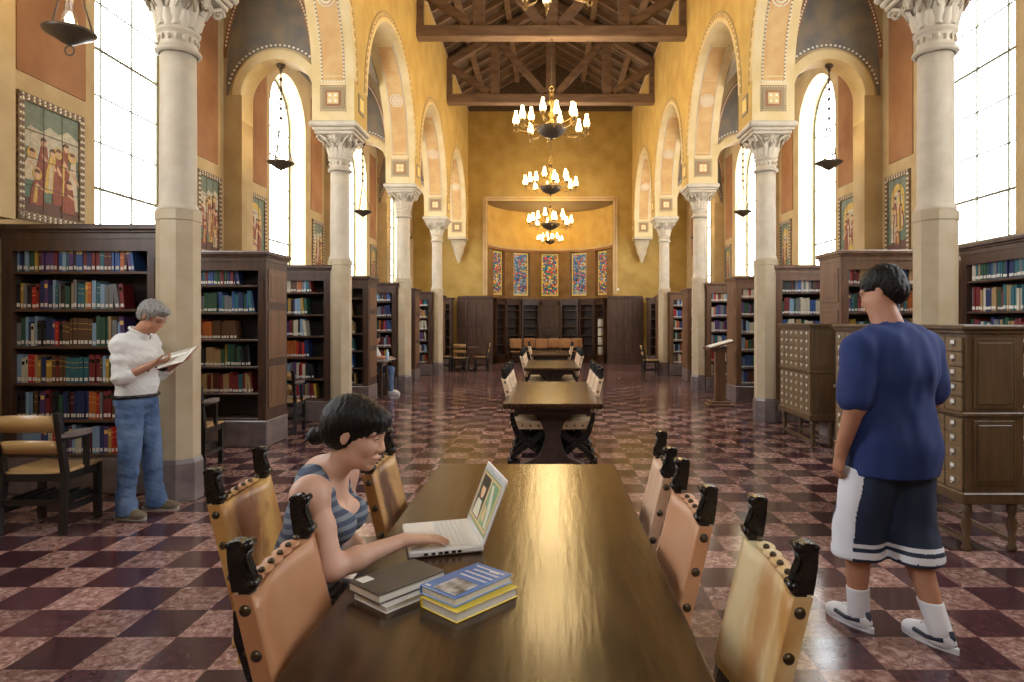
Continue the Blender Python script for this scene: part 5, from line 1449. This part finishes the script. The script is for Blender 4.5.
for q in (-1,1):
    mb = MB(); yy = 2.20 if q < 0 else 2.43; mb.ball((-.46-OFF[0],yy-OFF[1],.032),(.115,.042,.032),0,16,8); mb.bb(-.57-OFF[0],-.36-OFF[0],yy-.036-OFF[1],yy+.036-OFF[1],0,.014,0,bev=.006); mb.build('shoe', M['black'], woman)
# hair: cap with fringe, pulled back into a small bun
Hh = SDF((-.87,2.08,1.04),(-.50,2.39,1.39),.0033,.015)
PH = lambda x,y,z: tuple(Mh @ Vector((x,y,z))); RH = np.array(Mh.to_3x3())
Hh.ell(PH(-.020,0,.040),(.104,.085,.090),RH); Hh.ell(PH(-.052,0,-.0),(.072,.076,.072),RH,.03)
Hh.ell(PH(.062,0,.062),(.046,.062,.042),RH,.03)
for q in (-1,1): Hh.cap(PH(.060,q*.056,.065),PH(.058,q*.066,.020),.016,.008,.012); 
Hh.ell(PH(.118,0,-.045),(.085,.070,.072),RH,.006,'sub'); Hh.ell(PH(.075,0,-.085),(.085,.10,.082),RH,.01,'sub')
for q in (-1,1): Hh.ell(PH(.0,q*.088,-.020),(.022,.022,.034),RH,.008,'sub')
Hh.cap(PH(-.095,0,-.035),PH(-.115,0,-.045),.028,.026,.012); Hh.ell(PH(-.132,.004,-.050),(.030,.034,.032),RH,.008); Hh.noise(.0016,150,3,(1,1,.3))
for q in range(4): Hh.cap(PH(-.14,-.02+.014*q,-.05),PH(-.155-.01*(q%2),-.035+.022*q,-.075+.02*(q%2)),.008,.003,.004)
put(Hh.mesh('hair', [M['hairb']], OFF), 'hair', woman)
face_parts(woman, Mh, HS, M['hairb'], OFF)

# ================= reading man
man = thing('person', 'grey-haired man in white shirt and blue jeans standing and reading an open book', 'person', (-3.36,5.38,0)); OFF = (-3.36,5.38,0)
Mh = frame((-3.235,5.36,1.615), (1,-.10,-.62)); 
sR, sL = (-3.40,5.20,1.395), (-3.36,5.55,1.40); eR, eL = (-3.37,5.15,1.12), (-3.30,5.60,1.13); wR, wL = (-3.155,5.24,1.235), (-3.11,5.50,1.235)
def mtorso(s, g=0):
    s.ell((-3.385,5.38,.96),(.115+g,.165+g,.12+g),k=.05); s.ell((-3.365,5.38,1.10),(.118+g,.160+g,.14+g),k=.06)
    s.ell((-3.385,5.375,1.27),(.118+g,.175+g,.15+g),k=.06); s.cap((-3.40,5.26,1.385),(-3.385,5.49,1.39),.072+g,.072+g,.05)
def legs(s, L, g=0, foot=True):
    for hp, kn, an in L:
        s.cap(hp, kn, .088+g, .062+g, .03); c = [(kn[i]*.7+an[i]*.3) for i in range(3)]; s.cap(kn, c, .060+g, .056+g, .02); s.cap(c, an, .056+g, .042+g, .02)
ML = (((-3.38,5.30,.92),(-3.35,5.245,.50),(-3.375,5.225,.09)),((-3.37,5.46,.92),(-3.315,5.475,.50),(-3.29,5.48,.09)))
B = SDF((-3.66,5.02,0),(-2.95,5.75,1.80),.0062,.03); mtorso(B); legs(B, ML)
B.cap((-3.385,5.375,1.43),(-3.285,5.365,1.545),.062,.058,.04)
for sh, el, wr in ((sR,eR,wR),(sL,eL,wL)): B.ell(sh,(.06,.055,.06),k=.04); B.cap(sh,el,.052,.042,.03); B.cap(el,wr,.040,.026,.02)
hand(B, wR, (.9,.25,.28), (0,.25,1), (.2,-1,.3), 1.0, (.35,.5,.4), .7); hand(B, wL, (.85,-.35,.20), (0,-.2,1), (0,1,.3), 1.0, (.35,.5,.4), .7)
for _, _, an in ML: B.cap((an[0]-.04,an[1],.05),(an[0]+.12,an[1]-.01,.04),.030,.024,.02)
head(B, Mh, 1.03); put(B.mesh('body', [M['skin2']], OFF), 'body', man)
S = SDF((-3.66,5.0,.85),(-3.1,5.78,1.56),.006,.03); mtorso(S, .020)
for sh, el in ((sR,eR),(sL,eL)):
    S.ell((sh[0],sh[1],sh[2]-.015),(.066,.062,.066),k=.05); S.cap(sh,el,.064,.052,.03)
S.cap(eR,[(eR[i]*.72+wR[i]*.28) for i in range(3)],.052,.048,.02); S.cap(eL,[(eL[i]*.72+wL[i]*.28) for i in range(3)],.052,.048,.02)
S.cap((-3.385,5.375,1.44),(-3.345,5.37,1.475),.072,.070,.02); S.cap((-3.33,5.37,1.50),(-3.27,5.365,1.56),.064,.064,.004,'sub')
S.noise(.007,15,5,(1,1,1.6)); S.noise(.0028,42,9); S.plane((0,0,.955),(0,0,-1))
M['shirt'] = pbr('white_cotton', (.68,.67,.64), .85, bump=.15, bscale=25)
put(S.mesh('shirt', [M['shirt']], OFF), 'shirt', man)
J = SDF((-3.60,5.05,.02),(-3.15,5.68,1.08),.006,.03); J.ell((-3.385,5.38,.93),(.132,.182,.12),k=.05); legs(J, ML, .017)
for _, _, an in ML: J.cap((an[0],an[1],.22),(an[0]+.02,an[1],.060),.060,.080,.02)
J.noise(.0055,20,2,(1,1,1.6)); J.noise(.002,70,4); J.plane((0,0,.985),(0,0,1)); J.plane((0,0,.032),(0,0,-1))
M['denim'] = pbr('blue_denim', (.035,.075,.17), .8, var=(.12,.19,.33), scale=5, bump=.2, bscale=200)
put(J.mesh('jeans', [M['denim']], OFF), 'jeans', man)
mb = MB()
for q in (-1,1): mb.prism([(.0,.0),(.085,-.035),(.10,.0),(.03,.055)], lambda u,v,w,q=q: (-3.355+u*.95-OFF[0], 5.372+q*(.056-u*.38)+q*w-OFF[1], 1.475+v-u*.2), 0, .008)
mb.tube([(-3.352+.066*math.cos(a)-OFF[0], 5.372+.068*math.sin(a)-OFF[1], 1.495-.03*math.cos(a)) for a in np.linspace(.5,2*PI-.5,18)], .014, 6)
mb.build('collar', M['shirt'], man)
mb = MB()
for k in range(5): mb.ball((-3.228+.004*k-OFF[0]+(.0,.012,.014,.006,-.006)[k], 5.36-OFF[1], 1.38-.085*k), (.005,.006,.006), 0, 8, 5)
mb.build('button_row', M['label'], man)
mb = MB(); n = 24; pts = [(-3.385+.152*math.cos(a)-OFF[0], 5.38+.196*math.sin(a)-OFF[1], .972) for a in np.linspace(0,2*PI,n+1)[:-1]]; mb.tube(pts, .014, 6, closed=True); mb.build('belt', M['black'], man)
M['shoem'] = pbr('tan_suede', (.20,.16,.10), .8, var=(.12,.09,.06), scale=30); M['sole'] = pbr('shoe_sole', (.35,.32,.27), .7)
def shoe(root, an, d, off, m1, m2, L=.29, dec=None, name='shoe', lift=0):
    """an: ankle (x,y); d: toe direction"""
    s = SDF((an[0]-.26,an[1]-.26,-.01+lift),(an[0]+.26,an[1]+.26,.17+lift),.0048,.02); d = Vector((d[0],d[1],0)).normalized(); p = Vector((an[0],an[1],lift)); q = Vector((-d[1],d[0],0))
    R_ = np.array(Matrix((d,q,Vector((0,0,1)))).transposed())
    s.ell(p+d*.02+Vector((0,0,.04)),(.110,.046,.058),R_); s.ell(p+d*.115+Vector((0,0,.032)),(.078,.050,.042),R_); s.cap(p-d*.02+Vector((0,0,.05)),p-d*.005+Vector((0,0,.095)),.040,.040,.02)
    s.plane((p.x,p.y,lift+.012),(0,0,-1)); o = put(s.mesh(name, [m1], off), name, root)
    mb = MB(); n = 24; prof = []
    for i in range(n):
        a = 2*PI*i/n; u = math.cos(a); wv_ = .043+.010*u; prof.append((p+d*(.045+.150*u)+q*wv_*math.sin(a)*(1-.15*(u<-.3))))
    vs = [(v.x-off[0],v.y-off[1],lift) for v in prof]+[(v.x-off[0],v.y-off[1],lift+.028) for v in prof]
    mb.add(vs, [list(range(n))[::-1], [n+i for i in range(n)]]+[[i,(i+1)%n,n+(i+1)%n,n+i] for i in range(n)], 0); mb.build('sole', m2, o)
    mb = MB()
    for k in range(4):
        c = p+d*(.055+.022*k)+Vector((0,0,.094-.010*k)); mb.tube([(c+q*.022-Vector(off)),(c+Vector((0,0,.008))-Vector(off)),(c-q*.022-Vector(off))], .0035, 5)
    mb.build('laces', m2, o)
    if dec: dec(o, p, d, q)
    return o
shoe(man, (-3.375,5.225), (1,-.18), OFF, M['shoem'], M['sole']); shoe(man, (-3.29,5.48), (1,.1), OFF, M['shoem'], M['sole'])
Hh = SDF((-3.42,5.2,1.48),(-3.08,5.52,1.80),.004,.015); PH = lambda x,y,z: tuple(Mh @ Vector((x*1.03,y*1.03,z*1.03))); RH = np.array(Mh.to_3x3())
Hh.ell(PH(-.022,0,.045),(.108,.088,.090),RH); Hh.ell(PH(-.055,0,-.005),(.072,.080,.075),RH,.03); Hh.ell(PH(.055,0,.085),(.05,.06,.035),RH,.03)
Hh.ell(PH(.115,0,-.045),(.080,.085,.090),RH,.006,'sub'); Hh.ell(PH(.06,0,-.10),(.09,.11,.085),RH,.01,'sub')
for q in (-1,1): Hh.ell(PH(-.002,q*.090,-.015),(.022,.022,.036),RH,.008,'sub'); Hh.cap(PH(.022,q*.076,.02),PH(.022,q*.076,-.02),.007,.006,.006)
Hh.noise(.004,70,3); Hh.noise(.0015,160,8); put(Hh.mesh('hair', [M['hairg']], OFF), 'hair', man); face_parts(man, Mh, 1.03, M['hairg'], OFF, closed=True)
mb = MB(); mb.T = Matrix.Translation(-Vector(OFF)) @ Mh
for q in (-1,1):
    mb.tube([(.094+.0,q*.031+.017*math.cos(a),.0+.013*math.sin(a)) for a in np.linspace(0,2*PI,13)[:-1]], .0014, 5, closed=True); mb.tube([(.094,q*.048,.004),(.06,q*.076,.008),(-.005,q*.083,.004)], .0013, 5)
mb.tube([(.094,-.014,.003),(.1,0,.006),(.094,.014,.003)], .0014, 5); mb.build('glasses', M['iron'], man)
bk = open_book('open_book', 'open hardcover book held by the reading man', Matrix.Translation((-3.03,5.36,1.280)) @ Matrix.Rotation(.12,4,'Z') @ Matrix.Rotation(.38,4,'X') @ Matrix.Rotation(-.28,4,'Y') @ Matrix.Rotation(PI/2+.0,4,'Z'), .155, .205, pbr('wine_cover', (.16,.02,.02), .4), .022)
mb = MB(); mb.ball((0,0,0),(.045,.03,.03),0,12,8); mb.tube([(-.04,0,0),(-.09,.01,.02),(-.12,0,-.03)], .006, 6); o = mb.build('case', M['black']); o.location = (-3.10,5.27,1.20); o.name = 'pouch'; tag(o, 'small black pouch held under the reading man\'s book', 'pouch')
# ================= walking man, seen from behind
wk = thing('person', 'large man in navy T-shirt and shorts walking away past the card catalogues', 'person', (1.72,3.32,0)); OFF = (1.72,3.32,0)
fw = Vector((-.30,.95,0)).normalized(); lf = Vector((-fw.y, fw.x, 0))       # facing, his left
def Q(f, l, z): p = Vector((1.735,3.30,0))+fw*f+lf*l; return (p.x, p.y, z)
Mh = frame(Q(.075,-.005,1.725), (-.72,.66,-.42))
Rt = np.array(Matrix((fw, lf, Vector((0,0,1)))).transposed())
sL, sR = Q(.0,.205,1.425), Q(.02,-.205,1.425); eL, eR = Q(-.05,.275,1.165), Q(.03,-.285,1.17); wL, wR = Q(.05,.27,.925), Q(.20,-.25,.98)
def wtorso(s, g=0):
    s.ell(Q(0,0,.97),(.155+g,.195+g,.15+g),Rt,.06); s.ell(Q(.02,0,1.12),(.165+g,.205+g,.17+g),Rt,.06); s.ell(Q(.0,0,1.32),(.150+g,.215+g,.17+g),Rt,.06)
    s.cap(Q(.0,.11,1.45),Q(.0,-.11,1.45),.085+g,.085+g,.07)
WL = ((Q(.0,.10,.92),Q(.10,.115,.52),Q(.125,.105,.10)),(Q(0,-.10,.92),Q(-.0,-.10,.51),Q(-.165,-.115,.105)))
B = SDF((1.2,2.85,0),(2.2,3.85,1.93),.0072,.03); wtorso(B)
for hp, kn, an in WL:
    B.cap(hp, kn, .105, .070, .03); c = [(kn[i]*.68+an[i]*.32) for i in range(3)]; B.cap(kn, c, .064, .066, .02); B.cap(c, an, .064, .042, .02); B.cap((an[0]-fw.x*.04,an[1]-fw.y*.04,.06),(an[0]+fw.x*.11,an[1]+fw.y*.11,.045),.030,.024,.02)
B.cap(Q(.0,0,1.50),Q(.06,.02,1.66),.075,.068,.05)
for sh, el, wr in ((sL,eL,wL),(sR,eR,wR)): B.ell(sh,(.07,.07,.07),k=.04); B.cap(sh,el,.066,.052,.03); B.cap(el,wr,.050,.032,.02)
hand(B, wL, (-.05,.25,-1), (.9,.3,0), fw, 1.05, (.25,.35,.3), .4); hand(B, wR, Vector((fw.x*.6,fw.y*.6,-.8)), lf, fw, 1.05, (.25,.35,.3), .4)
head(B, Mh, 1.06); put(B.mesh('body', [M['skin2']], OFF), 'body', wk)
S = SDF((1.2,2.9,.72),(2.25,3.75,1.62),.007,.03); wtorso(S, .026)
S.ell(Q(.0,0,.90),(.195,.238,.34),Rt,.05)
for sh, el in ((sL,eL),(sR,eR)): S.ell(sh,(.085,.085,.08),k=.06); e2 = [(el[i]*.85+sh[i]*.15) for i in range(3)]; S.cap(sh, e2, .098, .088, .03)
S.cap(Q(0,0,1.50),Q(.02,.005,1.55),.084,.080,.04); S.cap(Q(.035,.01,1.585),Q(.07,.02,1.70),.085,.09,.004,'sub')
S.noise(.010,10,5,(1.2,1.2,.4)); S.noise(.003,26,11,(1,1,.5))
S.plane((0,0,.815),(0,0,-1))
for el, sh in ((eL,sL),(eR,sR)):
    pass
M['navy'] = pbr('navy_tshirt', (.010,.024,.115), .85, var=(.014,.034,.15), scale=4); M['shorts'] = pbr('navy_shorts', (.010,.022,.055), .7); M['wht'] = pbr('white_trim', (.72,.73,.78), .7)
put(S.mesh('t_shirt', [M['navy']], OFF), 't_shirt', wk)
J = SDF((1.2,2.85,.30),(2.25,3.8,1.02),.0068,.03); J.ell(Q(0,0,.90),(.175,.215,.14),Rt,.05)
for (hp, kn, an), w in zip(WL, (1,-1)):
    k2 = [(kn[i]*.72+an[i]*.28) for i in range(3)]; J.cap(hp, kn, .135, .125, .03); J.cap(kn, k2, .125, .132, .03)
J.noise(.007,14,2,(1,1,.5)); J.plane((0,0,.845),(0,0,1)); J.plane((0,0,.375),(0,0,-1))
c0 = np.array(Q(0,0,0)); lfn = np.array(lf); fwn = np.array(fw)
def sm_(c):
    r = c-c0; l = r@lfn; f = r@fwn; z = c[:,2]
    side = np.abs(l) > .218; hem = (z > .395) & (z < .425) | (z > .445) & (z < .465)
    return (side | hem).astype(int)
tagp(put(J.mesh('shorts', [M['shorts'], M['wht']], OFF, sm_), 'shorts', wk), 'navy shorts with white side panels and hem bands')
M['bluel'] = pbr('shoe_navy', (.012,.02,.05), .5)
def dec(o, p, d, q):
    mb = MB()
    for s_ in (-1,1):
        mb.tube([(p-d*.05+q*s_*.040+Vector((0,0,.055))-Vector(OFF)),(p+d*.03+q*s_*.046+Vector((0,0,.042))-Vector(OFF)),(p+d*.10+q*s_*.044+Vector((0,0,.050))-Vector(OFF))], .011, 6)
    mb.tube([(p-d*.078+Vector((0,0,.03))-Vector(OFF)),(p-d*.064+Vector((0,0,.095))-Vector(OFF))], .014, 6)
    mb.build('side_stripe', M['bluel'], o)
for _, _, an in WL:
    shoe(wk, (an[0],an[1]), (fw.x-.12,fw.y), OFF, M['wht'], M['wht'], dec=dec)
    s = SDF((an[0]-.12,an[1]-.12,.04),(an[0]+.12,an[1]+.12,.27),.005,.01); kn = WL[0][1] if an is WL[0][2] else WL[1][1]; t_ = .16/(kn[2]-an[2])
    s.cap((an[0]-fw.x*.012,an[1]-fw.y*.012,.075),(an[0]+(kn[0]-an[0])*t_,an[1]+(kn[1]-an[1])*t_,.25),.052,.058,.01); s.plane((0,0,.205),(0,0,1)); put(s.mesh('sock', [M['wht']], OFF), 'sock', wk)
Hh = SDF((1.5,3.2,1.58),(1.95,3.65,1.95),.0045,.015); PH = lambda x,y,z: tuple(Mh @ Vector((x*1.06,y*1.06,z*1.06))); RH = np.array(Mh.to_3x3())
Hh.ell(PH(-.022,0,.042),(.110,.088,.094),RH); Hh.ell(PH(-.055,0,-.015),(.072,.078,.075),RH,.03); Hh.ell(PH(.115,0,-.045),(.080,.09,.095),RH,.006,'sub'); Hh.ell(PH(.055,0,-.105),(.09,.11,.08),RH,.01,'sub')
for q in (-1,1): Hh.ell(PH(-.002,q*.092,-.015),(.022,.022,.036),RH,.008,'sub')
Hh.noise(.003,90,3); put(Hh.mesh('hair', [M['hairb']], OFF), 'hair', wk); face_parts(wk, Mh, 1.06, M['hairb'], OFF)

# ================= distant seated person, mostly hidden by the bookcase end
sp_ = thing('person', 'distant seated person in jeans and white shoes, mostly hidden behind a bookcase', 'person', (-3.78,14.3,0)); OFF = (-3.72,14.3,0)
U = lambda f,l,z: (-3.80+f, 14.3+l, z)
Mh = frame(U(.10,0,1.22), (1,0,-.4))
B = SDF((-4.1,13.9,0),(-3.0,14.7,1.42),.009,.03)
def dt(s,g=0): s.ell(U(0,0,.56),(.13+g,.17+g,.11+g),k=.05); s.ell(U(.01,0,.75),(.105+g,.15+g,.16+g),k=.05); s.ell(U(.02,0,.93),(.105+g,.165+g,.13+g),k=.05)
dt(B); DL = ((U(.0,-.09,.55),U(.43,-.10,.53),U(.46,-.11,.09)),(U(0,.09,.55),U(.42,.10,.53),U(.38,.12,.09)))
for hp, kn, an in DL: B.cap(hp,kn,.08,.06,.03); B.cap(kn,an,.056,.038,.02); B.cap((an[0]-.03,an[1],.05),(an[0]+.13,an[1],.04),.036,.03,.02)
B.cap(U(.02,0,1.02),U(.06,0,1.15),.055,.052,.03)
for q in (-1,1):
    sh, el, wr = U(.02,q*.17,1.02), U(.12,q*.23,.80), U(.34,q*.12,.80); B.cap(sh,el,.048,.038,.03); B.cap(el,wr,.038,.026,.02); hand(B, wr, (1,-q*.3,0), (0,0,-1), (0,-q,0), 1, (.1,.2,.2), .6)
head(B, Mh, 1.0); put(B.mesh('body', [M['skin2']], OFF), 'body', sp_)
S = SDF((-4.1,13.9,.5),(-3.4,14.7,1.12),.009,.03); dt(S,.014)
for q in (-1,1): S.cap(U(.02,q*.17,1.02),U(.12,q*.23,.80),.062,.055,.03)
S.plane((0,0,.56),(0,0,-1)); put(S.mesh('shirt', [M['shirt']], OFF), 'shirt', sp_)
J = SDF((-4.1,13.9,0),(-3.1,14.7,.7),.009,.03); J.ell(U(0,0,.55),(.145,.185,.11),k=.05)
for hp, kn, an in DL: J.cap(hp,kn,.092,.072,.03); J.cap(kn,an,.070,.055,.02)
J.plane((0,0,.63),(0,0,1)); J.plane((0,0,.08),(0,0,-1)); put(J.mesh('jeans', [M['denim']], OFF), 'jeans', sp_)
for _,_,an in DL: shoe(sp_, (an[0],an[1]), (1,0), OFF, M['wht'], M['wht'])
Hh = SDF((-3.9,14.1,1.1),(-3.5,14.5,1.42),.007,.015); PH = lambda x,y,z: tuple(Mh @ Vector((x,y,z))); RH = np.array(Mh.to_3x3())
Hh.ell(PH(-.022,0,.042),(.108,.086,.092),RH); Hh.ell(PH(.115,0,-.045),(.080,.09,.095),RH,.006,'sub'); Hh.ell(PH(.055,0,-.105),(.09,.11,.08),RH,.01,'sub'); put(Hh.mesh('hair', [M['hairb']], OFF), 'hair', sp_)
face_parts(sp_, Mh, 1, M['hairb'], OFF)
t = thing('water_bottle', 'clear plastic water bottle on the distant alcove table', 'bottle', (-3.42,13.95,.761))
mb = MB(); mb.lathe([(.03,0),(.034,.01),(.034,.14),(.03,.16),(.012,.2),(.012,.215)], n=16); mb.build('bottle_body', pbr('clear_blue_plastic', (.45,.62,.75), .15), t)
mb = MB(); mb.lathe([(.014,.213),(.014,.235)], n=12); mb.build('cap', M['label'], t)
mb = MB(); mb.bb(-.11,.11,-.15,.15,0,.004); mb.bb(-.10,.12,-.13,.16,.004,.007); o = mb.build('papers', M['pagew']); o.location = (-3.44,14.2,.761); o.name = 'loose_paper'; tag(o, 'white papers lying by the bottle on the distant alcove table', 'paper')

# ---------------------------------------------------------------- light
w = bpy.data.worlds.new('daylight'); SC.world = w; w.use_nodes = True
bg = w.node_tree.nodes['Background']; bg.inputs['Color'].default_value = (.90,.95,1.0,1); bg.inputs['Strength'].default_value = 24.0
for s in (-1,1):
    for y in winys:
        l = bpy.data.lights.new('window_daylight', 'AREA'); l.shape = 'RECTANGLE'; l.size = 3.45; l.size_y = 2*WR; l.cycles.is_portal = True
        o = bpy.data.objects.new('window_daylight', l); COL.objects.link(o); o.location = (NX+s*(XW+.42), y, 4.6); o.rotation_euler = (0, s*PI/2, 0)
# rear end of the hall, behind the camera, with an arched window added for fill
mb = MB(); arch_wall(mb, lambda u,z,w: (u, w, z), -3.3, -2.9, NX-5.6, NX+5.6, 0, 11.6, [(NX, .9, 4.0, 6.6)], 0, 1); struct('wall_rear', mb, [M['plaster'], M['soffit']])
t = thing('window_16', None, None, (NX, -3.2, 0)); t['kind'] = 'structure'  # unseen window, put in to brighten the nave from behind
mb = MB(); mb.prism([(-.9,4.0),(.9,4.0)]+[(.9*math.cos(PI*i/20), 6.6+.9*math.sin(PI*i/20)) for i in range(21)], lambda u,v,w: (u,w,v), -.004,.004); mb.build('pane', M['glass'], t)
mb = MB()
for x in (-.4,0,.4): mb.bb(x-.015,x+.015,-.02,.02,4.0,7.3)
for z in (4.6,5.2,5.8,6.4,7.0): mb.bb(-.8,.8,-.02,.02,z-.015,z+.015)
mb.build('window_frame', M['lead'], t)
l = bpy.data.lights.new('added_rear_window_portal', 'AREA'); l.shape = 'RECTANGLE'; l.size = 1.8; l.size_y = 3.5; l.cycles.is_portal = True  # portal of the added rear window
o = bpy.data.objects.new('added_rear_window_portal', l); COL.objects.link(o); o.location = (NX, -3.35, 5.75); o.rotation_euler = (PI/2, 0, 0)
# sun through the clerestory side is soft; weak warm sun from the right
SC.view_settings.view_transform = 'Standard'; SC.view_settings.look = 'None'; SC.view_settings.gamma = 1; SC.view_settings.use_curve_mapping = False
SC.view_settings.exposure = -0.66
SC.cycles.use_denoising = True; SC.cycles.max_bounces = 7; SC.cycles.diffuse_bounces = 4; SC.cycles.glossy_bounces = 3; SC.cycles.transparent_max_bounces = 8; SC.cycles.sample_clamp_indirect = 6; SC.cycles.caustics_reflective = False; SC.cycles.caustics_refractive = False

# ---------------------------------------------------------------- camera
cam = bpy.data.cameras.new('camera'); co = bpy.data.objects.new('camera', cam); COL.objects.link(co); SC.camera = co
F_PX = 655
cam.sensor_width = 36; cam.sensor_fit = 'HORIZONTAL'; cam.lens = F_PX*36/1024
cam.shift_x = -(548-512)/1024; cam.shift_y = -(341-322)/1024
co.location = (0,0,1.57); co.rotation_euler = (PI/2,0,0)
cam.clip_start = .05; cam.clip_end = 200
